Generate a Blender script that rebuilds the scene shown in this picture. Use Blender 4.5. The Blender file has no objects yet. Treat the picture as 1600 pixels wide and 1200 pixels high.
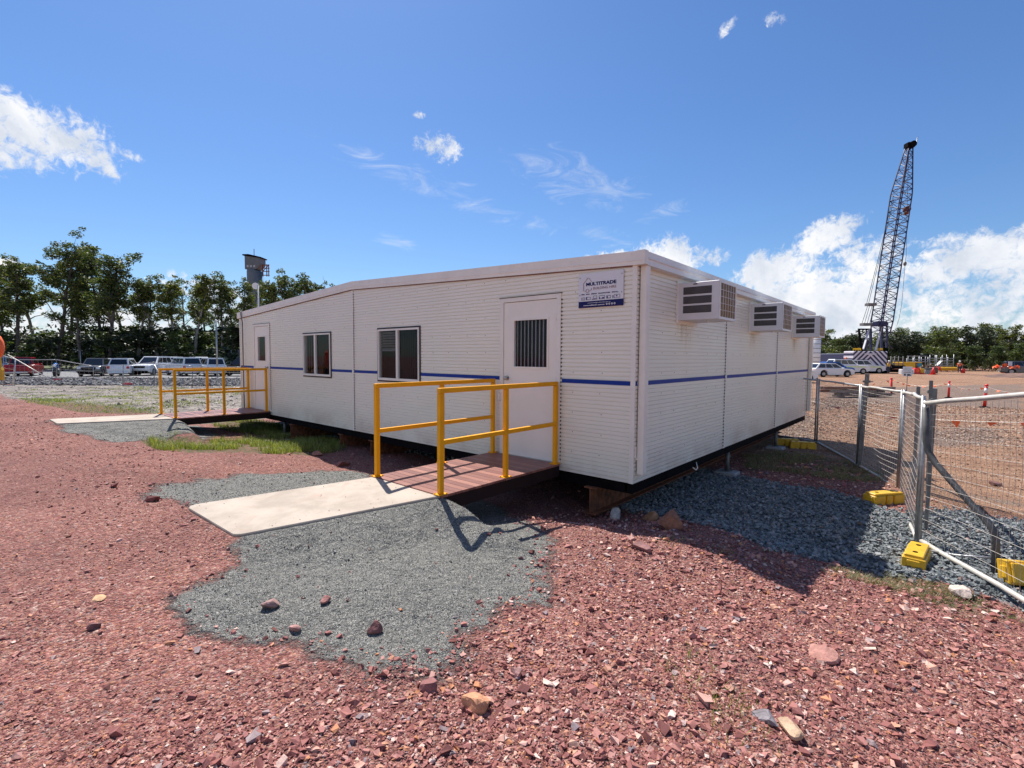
import bpy, math, random
import numpy as np
from mathutils import Vector, Matrix

# ------------------------------------------------------------------ camera
F_PX = 767.0318
CAM = np.array([2.6019, -5.0557, 1.4341])
YAW, PITCH, ROLL = -0.7211, -0.0549, 0.0062
FW = np.array([math.sin(YAW)*math.cos(PITCH), math.cos(YAW)*math.cos(PITCH), math.sin(PITCH)])
_r = np.array([math.cos(YAW), -math.sin(YAW), 0.0]); _u = np.cross(_r, FW)
RT = _r*math.cos(ROLL)+_u*math.sin(ROLL); UP = -_r*math.sin(ROLL)+_u*math.cos(ROLL)
sc = bpy.context.scene
cd = bpy.data.cameras.new('camera'); cam = bpy.data.objects.new('camera', cd)
sc.collection.objects.link(cam); sc.camera = cam
cd.sensor_width = 36.0; cd.lens = 36.0*F_PX/1600.0; cd.clip_start = 0.05; cd.clip_end = 4000
cam.matrix_world = Matrix([[RT[0], UP[0], -FW[0], CAM[0]], [RT[1], UP[1], -FW[1], CAM[1]],
                           [RT[2], UP[2], -FW[2], CAM[2]], [0, 0, 0, 1]])
sc.view_settings.view_transform = 'Standard'; sc.view_settings.look = 'None'
sc.view_settings.exposure = 0.72; sc.view_settings.gamma = 1.0
sc.render.resolution_x = 1024; sc.render.resolution_y = 768

def ray(x, y): return FW*F_PX+RT*(x-800)+UP*(600-y)
def on_z(x, y, z): d = ray(x, y); return CAM+d*(z-CAM[2])/d[2]
def at_depth(px, D, z=0.0):
    """world point on the ground plan, straight ahead distance D, in the direction of image column px"""
    f = np.array([FW[0], FW[1]])/math.hypot(FW[0], FW[1]); r = np.array([RT[0], RT[1]])/math.hypot(RT[0], RT[1])
    p = CAM[:2]+f*D+r*(px-800)/F_PX*D
    return np.array([p[0], p[1], z])
def unit(v): v = np.asarray(v, float); return v/np.linalg.norm(v)
def hor(px):  # image row of the horizon at column px
    d = ray(px, 600); # solve d.z=0
    return 600+(FW[2]*F_PX+RT[2]*(px-800))/UP[2]
FH2 = np.array([FW[0], FW[1]])/math.hypot(FW[0], FW[1])
def on_ray(px, py, D): r = ray(px, py); return CAM+r*(D/(r[0]*FH2[0]+r[1]*FH2[1]))
def z_of_row(px, py, D): return float(on_ray(px, py, D)[2])

# ------------------------------------------------------------------ sun and sky
SUNV = np.array([0.60, -0.26, -1.0])
sl = bpy.data.lights.new('sun', 'SUN'); so = bpy.data.objects.new('sun', sl); sc.collection.objects.link(so)
sl.energy = 4.5; sl.angle = math.radians(0.5); sl.color = (1.0, 0.955, 0.89)
so.rotation_euler = Vector(SUNV).to_track_quat('-Z', 'Y').to_euler(); so.location = (0, 0, 30)
SUN_EL = math.atan2(1.0, math.hypot(SUNV[0], SUNV[1])); SUN_AZ = math.atan2(-SUNV[0], -SUNV[1])  # from +Y toward +X

class NT:
    """tiny helper for writing node graphs"""
    def __init__(s, tree): s.t = tree; s.n = tree.nodes; s.l = tree.links
    def node(s, typ, ins=None, **kw):
        n = s.n.new(typ)
        for k, v in kw.items(): setattr(n, k, v)
        if ins:
            for k, v in ins.items():
                if isinstance(v, bpy.types.NodeSocket): s.l.new(v, n.inputs[k])
                else: n.inputs[k].default_value = v
        return n
    def m(s, op, a, b=None, c=None, clamp=False):
        n = s.n.new('ShaderNodeMath'); n.operation = op; n.use_clamp = clamp
        for i, v in enumerate((a, b, c)):
            if v is None: continue
            if isinstance(v, bpy.types.NodeSocket): s.l.new(v, n.inputs[i])
            else: n.inputs[i].default_value = v
        return n.outputs[0]
    def dot(s, a, v):
        n = s.n.new('ShaderNodeVectorMath'); n.operation = 'DOT_PRODUCT'; s.l.new(a, n.inputs[0]); n.inputs[1].default_value = tuple(v); return n.outputs['Value']
    def mix(s, f, a, b, mode='MIX'):
        n = s.n.new('ShaderNodeMix'); n.data_type = 'RGBA'; n.blend_type = mode
        for k, v in ((0, f), (6, a), (7, b)):
            if isinstance(v, bpy.types.NodeSocket): s.l.new(v, n.inputs[k])
            else: n.inputs[k].default_value = v if k == 0 else (tuple(v)+(1,))[:4]
        return n.outputs[2]
    def ramp(s, f, stops, interp='LINEAR'):
        n = s.n.new('ShaderNodeValToRGB'); n.color_ramp.interpolation = interp
        e = n.color_ramp.elements
        while len(e) < len(stops): e.new(0.5)
        for i, (p, c) in enumerate(stops):
            e[i].position = p; e[i].color = (tuple(c)+(1,))[:4] if hasattr(c, '__len__') else (c, c, c, 1)
        s.l.new(f, n.inputs[0]); return n.outputs[0]
    def sstep(s, x, lo, hi):
        n = s.n.new('ShaderNodeMapRange'); n.interpolation_type = 'SMOOTHSTEP'
        s.l.new(x, n.inputs[0]); n.inputs[1].default_value = lo; n.inputs[2].default_value = hi
        n.inputs[3].default_value = 0; n.inputs[4].default_value = 1; return n.outputs[0]
    def noise(s, vec, scale, detail=4, rough=.55, dist=0.0, out='Fac'):
        n = s.node('ShaderNodeTexNoise', {'Vector': vec, 'Scale': scale, 'Detail': detail, 'Roughness': rough, 'Distortion': dist})
        return n.outputs[out]
    def vor(s, vec, scale, out='Color', feature='F1', rnd=1.0):
        n = s.node('ShaderNodeTexVoronoi', {'Vector': vec, 'Scale': scale, 'Randomness': rnd}, feature=feature)
        return n.outputs[out]

w = bpy.data.worlds.new('World'); sc.world = w; w.use_nodes = True
T = NT(w.node_tree); T.n.clear()
SKY_S = 0.076
sky = T.node('ShaderNodeTexSky', sky_type='NISHITA', sun_disc=False, sun_elevation=SUN_EL, sun_rotation=SUN_AZ,
             altitude=20, air_density=1.15, dust_density=0.35, ozone_density=2.2)
tc = T.node('ShaderNodeTexCoord'); D = tc.outputs['Generated']
def lobe(px, py, ra, rb, tilt=0.0, gain=1.0, bias=0.0):
    """soft elliptical region of the sky round one direction; radii given as angles in pixel units of the lens"""
    c = unit(ray(px, py)); right = unit(np.cross(c, [0, 0, 1])); up = np.cross(right, c)
    t = math.radians(tilt); a = right*math.cos(t)+up*math.sin(t); b = -right*math.sin(t)+up*math.cos(t)
    k = F_PX/np.linalg.norm(ray(px, py))
    dc = T.dot(D, c); uu = T.m('DIVIDE', T.dot(D, a*(1/(ra/F_PX*k))), dc); vv = T.m('DIVIDE', T.dot(D, b*(1/(rb/F_PX*k))), dc)
    e = T.m('SUBTRACT', 1+bias, T.m('ADD', T.m('MULTIPLY', uu, uu), T.m('MULTIPLY', vv, vv)))
    e = T.m('MULTIPLY', e, gain)
    return T.m('ADD', T.m('MULTIPLY', T.m('MAXIMUM', e, -5.0), T.m('GREATER_THAN', dc, 0.05)), T.m('MULTIPLY', T.m('LESS_THAN', dc, 0.05), -5.0))
def maxall(L):
    o = L[0]
    for x in L[1:]: o = T.m('MAXIMUM', o, x)
    return o
def lobe_dir(az, el, ra, rb):
    az, el = math.radians(az), math.radians(el); c = np.array([math.sin(az)*math.cos(el), math.cos(az)*math.cos(el), math.sin(el)])
    right = unit(np.cross(c, [0, 0, 1])); up = np.cross(right, c); dc = T.dot(D, c)
    uu = T.m('DIVIDE', T.dot(D, right/math.tan(math.radians(ra))), dc); vv = T.m('DIVIDE', T.dot(D, up/math.tan(math.radians(rb))), dc)
    e = T.m('SUBTRACT', 1, T.m('ADD', T.m('MULTIPLY', uu, uu), T.m('MULTIPLY', vv, vv)))
    return T.m('ADD', T.m('MULTIPLY', T.m('MAXIMUM', e, -5.0), T.m('GREATER_THAN', dc, 0.05)), T.m('MULTIPLY', T.m('LESS_THAN', dc, 0.05), -5.0))
# unseen clouds added behind the camera as fill light on the shaded walls
FILL_CLOUDS = [lobe_dir(180, 16, 48, 13), lobe_dir(150, 42, 16, 8), lobe_dir(110, 20, 24, 9), lobe_dir(205, 50, 20, 9)]
cum = maxall([
    lobe(70, 215, 120, 50, -8), lobe(-80, 205, 160, 62), lobe(150, 250, 62, 26, -25), lobe(205, 243, 20, 10, -10),
    lobe(685, 236, 46, 26, -8, 1, -.15), lobe(654, 179, 13, 8, 0, 1, -.3),
    lobe(1218, 420, 70, 38, 20), lobe(1290, 375, 60, 30, 35), lobe(1262, 470, 130, 60), lobe(1350, 420, 75, 55),
    lobe(1390, 480, 190, 62), lobe(1530, 405, 105, 48), lobe(1640, 430, 110, 80), lobe(1540, 500, 240, 55), lobe(1620, 355, 22, 14),
    lobe(1050, 398, 66, 30, -8, 1, .15), lobe(960, 404, 60, 14), lobe(1122, 402, 30, 18), lobe(1190, 425, 60, 36, 20), lobe(1450, 430, 60, 36), lobe(1500, 385, 50, 26), lobe(1200, 535, 300, 40),
    lobe(1140, 38, 22, 12, 40, 1, -.25), lobe(1212, 30, 26, 14, 0, 1, -.3), lobe(3, 411, 24, 10),
    lobe(120, 520, 330, 62, 0, .8), lobe(400, 500, 120, 46, 0, .8), lobe(330, 460, 70, 24, -15, .7), lobe(1800, 480, 300, 90)]+FILL_CLOUDS)
n1 = T.noise(D, 7.0, 12, .62, .35); n2 = T.noise(D, 24.0, 9, .66, .5); n3 = T.noise(D, 80.0, 6, .65, .6)
nn = T.m('ADD', T.m('MULTIPLY', T.m('SUBTRACT', n1, .5), 3.6), T.m('ADD', T.m('MULTIPLY', T.m('SUBTRACT', n2, .5), 2.2), T.m('MULTIPLY', T.m('SUBTRACT', n3, .5), 2.4)))
dens = T.sstep(T.m('ADD', T.m('MAXIMUM', cum, -4.0), nn), 0.05, 1.1)
mp = T.node('ShaderNodeMapping', {'Vector': D, 'Rotation': (0, 0, 0.35), 'Scale': (1.0, 1.0, 3.0)})
wis = T.noise(mp.outputs[0], 9.0, 12, .68, 1.6)
cir = maxall([lobe(880, 275, 130, 42, -22), lobe(700, 300, 190, 24, -17), lobe(1035, 330, 52, 18, 12), lobe(930, 360, 90, 18, -22), lobe(975, 290, 40, 14, 18), lobe(620, 378, 50, 14, -10, .7)])
cirm = T.m('MULTIPLY', T.sstep(T.m('ADD', cir, T.m('MULTIPLY', T.m('SUBTRACT', wis, .5), 5.5)), .2, 2.4), .5)
dall = T.m('MAXIMUM', dens, cirm)
shade = T.noise(D, 11.0, 7, .58, .3)
ccol = T.ramp(shade, [(.36, (.66, .72, .82)), (.5, (.86, .89, .95)), (.60, (1.0, 1.0, 1.0))])
# a little warmer and brighter toward the thin edges
hs = T.node('ShaderNodeHueSaturation', {'Saturation': 1.08, 'Value': 1.0, 'Color': sky.outputs[0]})
tin = T.mix(1.0, hs.outputs[0], (.60, .76, 1.0), 'MULTIPLY')
bg1 = T.node('ShaderNodeBackground', {'Color': tin, 'Strength': SKY_S})
bg2 = T.node('ShaderNodeBackground', {'Color': ccol, 'Strength': 0.62})
mx = T.node('ShaderNodeMixShader', {0: dall, 1: bg1.outputs[0], 2: bg2.outputs[0]})
T.l.new(mx.outputs[0], T.node('ShaderNodeOutputWorld').inputs[0])
w.cycles.sampling_method = 'MANUAL'; w.cycles.sample_map_resolution = 1024

# ------------------------------------------------------------------ mesh helpers
C = sc.collection
class MB:
    def __init__(s): s.v = []; s.f = []; s.mi = []; s.cur = 0; s.sm = []; s.smooth = False
    def face(s, idx): s.f.append(tuple(idx)); s.mi.append(s.cur); s.sm.append(s.smooth)
    def add(s, pts, faces):
        b = len(s.v); s.v.extend([tuple(map(float, p)) for p in pts])
        for f in faces: s.face([b+i for i in f])
    def box(s, lo, hi, ch=0.0):
        (x0, y0, z0), (x1, y1, z1) = lo, hi
        if ch <= 0:
            s.add([(x0,y0,z0),(x1,y0,z0),(x1,y1,z0),(x0,y1,z0),(x0,y0,z1),(x1,y0,z1),(x1,y1,z1),(x0,y1,z1)],
                  [(0,3,2,1),(4,5,6,7),(0,1,5,4),(1,2,6,5),(2,3,7,6),(3,0,4,7)]); return
        P = []
        for z, k in ((z0, ch), (z0+ch, 0), (z1-ch, 0), (z1, ch)):
            a0, a1, b0, b1 = x0+k, x1-k, y0+k, y1-k; c = ch
            P.append([(a0+c,b0,z),(a1-c,b0,z),(a1,b0+c,z),(a1,b1-c,z),(a1-c,b1,z),(a0+c,b1,z),(a0,b1-c,z),(a0,b0+c,z)])
        b = len(s.v)
        for r in P: s.v.extend(r)
        s.face([b+i for i in range(7, -1, -1)]); s.face([b+24+i for i in range(8)])
        for k in range(3):
            for i in range(8):
                j = (i+1) % 8; s.face([b+8*k+i, b+8*k+j, b+8*k+8+j, b+8*k+8+i])
    def frame(s, p0, p1):
        d = unit(np.subtract(p1, p0)); h = np.array([0, 0, 1.0]) if abs(d[2]) < .95 else np.array([1.0, 0, 0])
        a = unit(np.cross(d, h)); return d, a, np.cross(a, d)
    def bar(s, p0, p1, wd, ht):
        d, a, b = s.frame(p0, p1); p0 = np.array(p0, float); p1 = np.array(p1, float)
        P = [p+a*sx*wd/2+b*sy*ht/2 for p in (p0, p1) for sx, sy in ((-1,-1),(1,-1),(1,1),(-1,1))]
        s.add(P, [(0,1,2,3),(7,6,5,4),(0,4,5,1),(1,5,6,2),(2,6,7,3),(3,7,4,0)])
    def tube(s, pts, r, n=8, cap=True):
        pts = [np.array(p, float) for p in pts]; rr = r if hasattr(r, '__len__') else [r]*len(pts)
        b = len(s.v); old = s.smooth; s.smooth = n > 4
        d, a, bb = s.frame(pts[0], pts[1])
        for k, p in enumerate(pts):
            if 0 < k:
                dk = unit(pts[min(k+1, len(pts)-1)]-pts[k-1]); a = unit(a-dk*(a@dk)); bb = np.cross(a, dk)
            for i in range(n):
                t = 2*math.pi*i/n; s.v.append(tuple(p+(a*math.cos(t)+bb*math.sin(t))*rr[k]))
        for k in range(len(pts)-1):
            for i in range(n):
                j = (i+1) % n; s.face([b+k*n+i, b+k*n+j, b+k*n+n+j, b+k*n+n+i])
        s.smooth = False
        if cap:
            s.face([b+i for i in range(n-1, -1, -1)]); e = b+(len(pts)-1)*n; s.face([e+i for i in range(n)])
        s.smooth = old
    def prism(s, poly, d0, d1, axis='y'):
        """polygon in the plane of the two other axes, extruded along axis from d0 to d1"""
        n = len(poly)
        def P(a, b, d): return {'y': (a, d, b), 'x': (d, a, b), 'z': (a, b, d)}[axis]
        s.add([P(a, b, d0) for a, b in poly]+[P(a, b, d1) for a, b in poly],
              [tuple(range(n)), tuple(range(2*n-1, n-1, -1))]+[(i, i+n, (i+1) % n+n, (i+1) % n) for i in range(n)])
    def sphere(s, c, r, n=10, m=7, sc_=(1, 1, 1)):
        b = len(s.v); old = s.smooth; s.smooth = True
        for k in range(m+1):
            th = math.pi*k/m
            for i in range(n):
                ph = 2*math.pi*i/n; s.v.append((c[0]+r*sc_[0]*math.sin(th)*math.cos(ph), c[1]+r*sc_[1]*math.sin(th)*math.sin(ph), c[2]+r*sc_[2]*math.cos(th)))
        for k in range(m):
            for i in range(n):
                j = (i+1) % n; s.face([b+k*n+i, b+k*n+n+i, b+k*n+n+j, b+k*n+j])
        s.smooth = old
    def build(s, name, mats, parent=None, loc=(0, 0, 0), rotz=0.0, fix=True):
        me = bpy.data.meshes.new(name); me.from_pydata(s.v, [], s.f)
        for m_ in (mats if isinstance(mats, (list, tuple)) else [mats]): me.materials.append(m_)
        me.polygons.foreach_set('material_index', s.mi); me.polygons.foreach_set('use_smooth', s.sm)
        if fix:
            import bmesh
            bm = bmesh.new(); bm.from_mesh(me); bmesh.ops.recalc_face_normals(bm, faces=bm.faces); bm.to_mesh(me); bm.free()
        me.update()
        o = bpy.data.objects.new(name, me); C.objects.link(o)
        o.location = loc; o.rotation_euler = (0, 0, rotz)
        if parent: o.parent = parent
        return o
def np_mesh(name, V, Fq, mats, parent=None, mi=None, nper=4, smooth=False):
    me = bpy.data.meshes.new(name); V = np.asarray(V, np.float32); Fq = np.asarray(Fq, np.int32)
    me.vertices.add(len(V)); me.vertices.foreach_set('co', V.ravel())
    nf = len(Fq); me.loops.add(nf*nper); me.loops.foreach_set('vertex_index', Fq.ravel())
    me.polygons.add(nf); me.polygons.foreach_set('loop_start', np.arange(nf, dtype=np.int32)*nper)
    for m_ in (mats if isinstance(mats, (list, tuple)) else [mats]): me.materials.append(m_)
    if mi is not None: me.polygons.foreach_set('material_index', np.asarray(mi, np.int32))
    me.polygons.foreach_set('use_smooth', np.full(nf, bool(smooth)))
    me.update(calc_edges=True)
    o = bpy.data.objects.new(name, me); C.objects.link(o)
    if parent: o.parent = parent
    return o
def empty(name, loc, label, cat, group=None, rotz=0.0):
    o = bpy.data.objects.new(name, None); C.objects.link(o); o.location = tuple(loc); o.rotation_euler = (0, 0, rotz)
    o.empty_display_size = .2
    return tag(o, label, cat, group)
def tag(o, label=None, cat=None, group=None, kind=None):
    if cat and not kind: kind = 'thing'
    if label: o['label'] = label
    if cat: o['category'] = cat
    if group: o['group'] = group
    if kind: o['kind'] = kind
    return o
def copy_tree(o, parent=None):
    c = o.copy(); C.objects.link(c)
    if parent: c.parent = parent
    for ch in list(o.children): copy_tree(ch, c)
    return c
def place(o, loc, rotz=0.0, label=None, s=None, group=None):
    o.location = tuple(loc); o.rotation_euler = (0, 0, rotz)
    if s is not None: o.scale = (s, s, s) if not hasattr(s, '__len__') else s
    if label: o['label'] = label
    if group: o['group'] = group
    return o

# ------------------------------------------------------------------ materials
def mat(name, col, rough=.6, metal=0.0, var=.12, vscale=6.0, bump=0.0, bscale=60.0, spec=.5, island=None, dirt=None):
    m_ = bpy.data.materials.new(name); m_.use_nodes = True; t = NT(m_.node_tree)
    b = t.n['Principled BSDF']; tc_ = t.node('ShaderNodeTexCoord'); v = tc_.outputs['Object']
    n = t.noise(v, vscale, 5, .6)
    c1 = tuple(x*(1-var) for x in col); c2 = tuple(min(1, x*(1+var)) for x in col)
    c = t.mix(t.sstep(n, .3, .7), c1, c2)
    if dirt:
        dn = t.noise(v, dirt[1], 8, .65, .4); c = t.mix(t.m('MULTIPLY', t.sstep(dn, dirt[2], dirt[2]+.18), dirt[3]), c, dirt[0])
    if island:
        g = t.node('ShaderNodeNewGeometry'); c = t.mix(1.0, c, t.ramp(g.outputs['Random Per Island'], island), 'MULTIPLY')
    t.l.new(c, b.inputs['Base Color']); b.inputs['Roughness'].default_value = rough; b.inputs['Metallic'].default_value = metal
    b.inputs['Specular IOR Level'].default_value = spec
    if bump > 0:
        bn = t.noise(v, bscale, 6, .6)
        bp = t.node('ShaderNodeBump', {'Height': bn, 'Strength': bump, 'Distance': .01}); t.l.new(bp.outputs[0], b.inputs['Normal'])
    return m_
CREAM = (.66, .60, .55)
M = dict(
    trim=mat('cream_trim', (.86, .81, .715), .42, var=.05, vscale=3, dirt=((.42, .34, .28), 7, .6, .25)),
    door=mat('door_paint', (.87, .825, .73), .38, var=.03, vscale=2, dirt=((.5, .43, .36), 5, .62, .2)),
    gutter=mat('gutter_steel', (.80, .78, .74), .38, var=.05, vscale=3, dirt=((.42, .34, .28), 6, .6, .3)),
    stripe=mat('blue_stripe', (.004, .036, .27), .5, var=.08, spec=.25),
    gasket=mat('dark_gasket', (.035, .022, .02), .6),
    screw=mat('screw_head', (.24, .21, .19), .5, .4),
    yellow=mat('rail_yellow', (.86, .375, .003), .5, spec=.25, var=.06, vscale=5, bump=.05, bscale=40, dirt=((.45, .2, .03), 12, .66, .5)),
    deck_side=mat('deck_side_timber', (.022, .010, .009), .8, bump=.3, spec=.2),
    rust=mat('rusty_steel', (.20, .07, .03), .85, var=.4, vscale=14, bump=.4, dirt=((.06, .03, .025), 9, .5, .8)),
    black=mat('black_steel', (.006, .005, .006), .85, var=.3, spec=.08),
    galv=mat('galvanised_steel', (.38, .38, .385), .42, .65, var=.18, vscale=18, bump=.08, bscale=90, dirt=((.20, .17, .15), 9, .6, .6)),
    galvd=mat('weathered_steel', (.20, .20, .19), .6, .35, var=.3, vscale=12, bump=.15, dirt=((.11, .08, .06), 8, .55, .7)),
    wire=mat('mesh_wire', (.46, .42, .38), .5, .3, var=.25, vscale=30),
    wirel=mat('light_pipe', (.60, .56, .50), .42, .2, var=.12, vscale=10, dirt=((.30, .2, .13), 7, .6, .6)),
    plast=mat('yellow_plastic', (.66, .38, .02), .42, var=.12, vscale=8, bump=.1, dirt=((.35, .2, .08), 10, .58, .6)),
    white=mat('white_paint', (.78, .78, .77), .3, var=.04),
    plastic_w=mat('off_white_plastic', (.74, .73, .72), .4, var=.04, vscale=4, dirt=((.45, .37, .3), 9, .64, .5)),
    fin=mat('dark_fins', (.13, .125, .12), .6),
    coil=mat('copper_coil', (.24, .15, .065), .6, .3, var=.3, vscale=40),
    sign=mat('sign_board', (.74, .74, .76), .35, var=.03),
    navy=mat('navy_print', (.012, .015, .11), .5, var=.03, spec=.2),
    maroon=mat('maroon_print', (.27, .12, .11), .4, var=.03),
    blindw=mat('window_blind', (.20, .19, .205), .8, var=.15), blind=mat('fabric_blind', (.42, .41, .43), .8, var=.1), blind_d=mat('dark_blind_and_backing', (.035, .032, .04), .8, var=.1),
    knob=mat('satin_metal', (.5, .48, .46), .3, .9), orange=mat('orange_fabric', (.95, .16, .04), .6, var=.1),
    red=mat('red_plastic', (.72, .03, .025), .4, var=.1), tyre=mat('tyre_rubber', (.018, .018, .018), .85),
    rim=mat('wheel_alloy', (.35, .35, .36), .35, .7), cglass=mat('car_glass', (.012, .014, .017), .06, var=.01, spec=.8),
    c_white=mat('car_white', (.78, .79, .80), .2, var=.02), c_red=mat('car_red', (.33, .012, .018), .25, var=.05), c_blue=mat('car_blue', (.01, .11, .42), .22, var=.05),
    c_grey=mat('car_grey', (.14, .145, .155), .22, .4, var=.05), c_steelblue=mat('car_pale_blue', (.20, .28, .36), .25, .2), c_black=mat('car_black', (.016, .016, .02), .25),
    hivis=mat('lime_stripe', (.62, .80, .25), .5), lamp=mat('headlight_glass', (.8, .82, .85), .1), tail=mat('tail_light', (.5, .015, .015), .25),
    chrome=mat('chrome', (.6, .6, .6), .15, .9), cr_yellow=mat('machine_yellow', (.80, .47, .02), .45), teal=mat('teal_panel', (.02, .28, .38), .5),
    cr_navy=mat('crane_navy', (.028, .032, .085), .5, var=.2), cr_white=mat('crane_white', (.62, .60, .64), .45), shed=mat('shed_green', (.16, .25, .20), .5),
    conc=mat('precast_concrete', (.36, .35, .34), .8, bump=.2), tower=mat('tower_cladding', (.12, .155, .165), .6, var=.1, vscale=.8), timber=mat('weathered_timber', (.14, .095, .08), .8, var=.4, vscale=9, bump=.3),
    pipe_d=mat('dark_pipe', (.085, .085, .085), .6, .2, var=.3, vscale=10),
    timber_l=mat('grey_timber', (.26, .20, .165), .8, var=.35, vscale=9, bump=.3),
    skin=mat('skin', (.42, .24, .17), .6), hair=mat('dark_trousers', (.03, .035, .06), .8),
    rubbish=mat('pale_rock', (.55, .47, .40), .8, bump=.4, bscale=25),
)
# glass
gm = bpy.data.materials.new('window_glass'); gm.use_nodes = True; t = NT(gm.node_tree); t.n.clear()
tr = t.node('ShaderNodeBsdfTransparent', {'Color': (.86, .87, .88, 1)}); gl = t.node('ShaderNodeBsdfGlossy', {'Color': (.9, .92, .95, 1), 'Roughness': .02})
fr = t.node('ShaderNodeFresnel', {'IOR': 1.5}); gb = t.node('ShaderNodeNewGeometry').outputs['Backfacing']; mxs = t.node('ShaderNodeMixShader', {0: t.m('MULTIPLY', t.m('MULTIPLY', fr.outputs[0], .45, clamp=True), t.m('SUBTRACT', 1, gb)), 1: tr.outputs[0], 2: gl.outputs[0]})
t.l.new(mxs.outputs[0], t.node('ShaderNodeOutputMaterial').inputs[0]); M['glass'] = gm

# cladding with faint dirt, and rust streaks running down under the air conditioners
AC_Y = [(1.11, 1.73), (4.22, 4.86), (7.47, 8.12)]
def cladding():
    m_ = bpy.data.materials.new('ribbed_cladding'); m_.use_nodes = True; t = NT(m_.node_tree); b = t.n['Principled BSDF']
    v = t.node('ShaderNodeTexCoord').outputs['Object']; sx = t.node('ShaderNodeSeparateXYZ', {0: v})
    n = t.noise(v, 1.3, 5, .6)
    c = t.mix(t.sstep(n, .3, .7), (.86, .83, .715), (.89, .86, .75))
    st = t.noise(t.node('ShaderNodeMapping', {'Vector': v, 'Scale': (9, 9, .9)}).outputs[0], 1.0, 7, .65)
    c = t.mix(t.m('MULTIPLY', t.sstep(st, .60, .85), .16), c, (.40, .33, .28))
    rust = None; X, Y, Z = sx.outputs
    for y0, y1 in AC_Y:
        my = t.m('MULTIPLY', t.sstep(Y, y0-.05, y0+.12), t.m('SUBTRACT', 1, t.sstep(Y, y0+.42, y0+.62)))
        mz = t.m('MULTIPLY', t.sstep(Z, 1.45, 1.97), t.m('LESS_THAN', Z, 2.0))
        k = t.m('MULTIPLY', my, mz); rust = k if rust is None else t.m('MAXIMUM', rust, k)
    rust = t.m('MULTIPLY', t.m('MULTIPLY', rust, t.m('GREATER_THAN', X, -.02)), t.sstep(st, .40, .62))
    c = t.mix(t.m('MULTIPLY', rust, .75), c, (.30, .17, .08))
    dst = t.m('MULTIPLY', t.m('SUBTRACT', 1, t.sstep(Z, .0, .45)), t.sstep(n, .35, .7))
    c = t.mix(t.m('MULTIPLY', dst, .5), c, (.48, .32, .24))
    t.l.new(c, b.inputs['Base Color']); b.inputs['Roughness'].default_value = .36
    # slight oil-canning of the thin sheet
    bn = t.noise(v, 2.2, 3, .5); bp = t.node('ShaderNodeBump', {'Height': bn, 'Strength': .10, 'Distance': .03}); t.l.new(bp.outputs[0], b.inputs['Normal'])
    return m_
M['clad'] = cladding()
def deckboards():
    m_ = bpy.data.materials.new('oiled_deck_timber'); m_.use_nodes = True; t = NT(m_.node_tree); b = t.n['Principled BSDF']
    v = t.node('ShaderNodeTexCoord').outputs['Object']; g = t.node('ShaderNodeNewGeometry').outputs['Random Per Island']
    gr = t.noise(t.node('ShaderNodeMapping', {'Vector': v, 'Scale': (3, 60, 3)}).outputs[0], 2.0, 6, .6)
    c = t.ramp(g, [(0, (.17, .055, .042)), (.5, (.27, .100, .072)), (1, (.35, .150, .105))])
    c = t.mix(t.m('MULTIPLY', t.sstep(gr, .4, .7), .45), c, (.16, .06, .045))
    dn = t.noise(v, 5, 8, .6); c = t.mix(t.m('MULTIPLY', t.sstep(dn, .5, .75), .3), c, (.42, .25, .20))
    t.l.new(c, b.inputs['Base Color']); b.inputs['Roughness'].default_value = .45
    bp = t.node('ShaderNodeBump', {'Height': gr, 'Strength': .25, 'Distance': .004}); t.l.new(bp.outputs[0], b.inputs['Normal']); return m_
M['deck'] = deckboards()
def concrete():
    m_ = bpy.data.materials.new('ramp_concrete'); m_.use_nodes = True; t = NT(m_.node_tree); b = t.n['Principled BSDF']
    v = t.node('ShaderNodeTexCoord').outputs['Object']; n = t.noise(v, 2.2, 8, .65, .3); n2 = t.noise(v, 45, 6, .7)
    c = t.mix(t.sstep(n, .35, .68), (.47, .395, .32), (.35, .29, .23))
    c = t.mix(t.m('MULTIPLY', t.sstep(n2, .5, .75), .35), c, (.36, .28, .23))
    sp = t.vor(v, 38, 'Distance'); spn = t.noise(v, 6, 4, .6)
    c = t.mix(t.m('MULTIPLY', t.m('LESS_THAN', sp, .11), t.sstep(spn, .5, .6)), c, (.20, .12, .10))
    rd = t.noise(v, 3.4, 8, .75, .8); c = t.mix(t.m('MULTIPLY', t.sstep(rd, .52, .72), .45), c, (.40, .22, .16)); sc2 = t.noise(t.node('ShaderNodeMapping', {'Vector': v, 'Rotation': (0, 0, .3), 'Scale': (14, 2.2, 1)}).outputs[0], 1.0, 7, .7, .5); c = t.mix(t.m('MULTIPLY', t.sstep(sc2, .60, .70), .28), c, (.24, .19, .165))
    t.l.new(c, b.inputs['Base Color']); b.inputs['Roughness'].default_value = .85
    br = t.node('ShaderNodeTexWave', {'Vector': v, 'Scale': 28, 'Distortion': 2.0, 'Detail': 2}, bands_direction='Y').outputs['Fac']
    h = t.m('ADD', t.m('MULTIPLY', n2, .6), t.m('MULTIPLY', br, .25)); bp = t.node('ShaderNodeBump', {'Height': h, 'Strength': .35, 'Distance': .006}); t.l.new(bp.outputs[0], b.inputs['Normal']); return m_
M['concrete'] = concrete()
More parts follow.
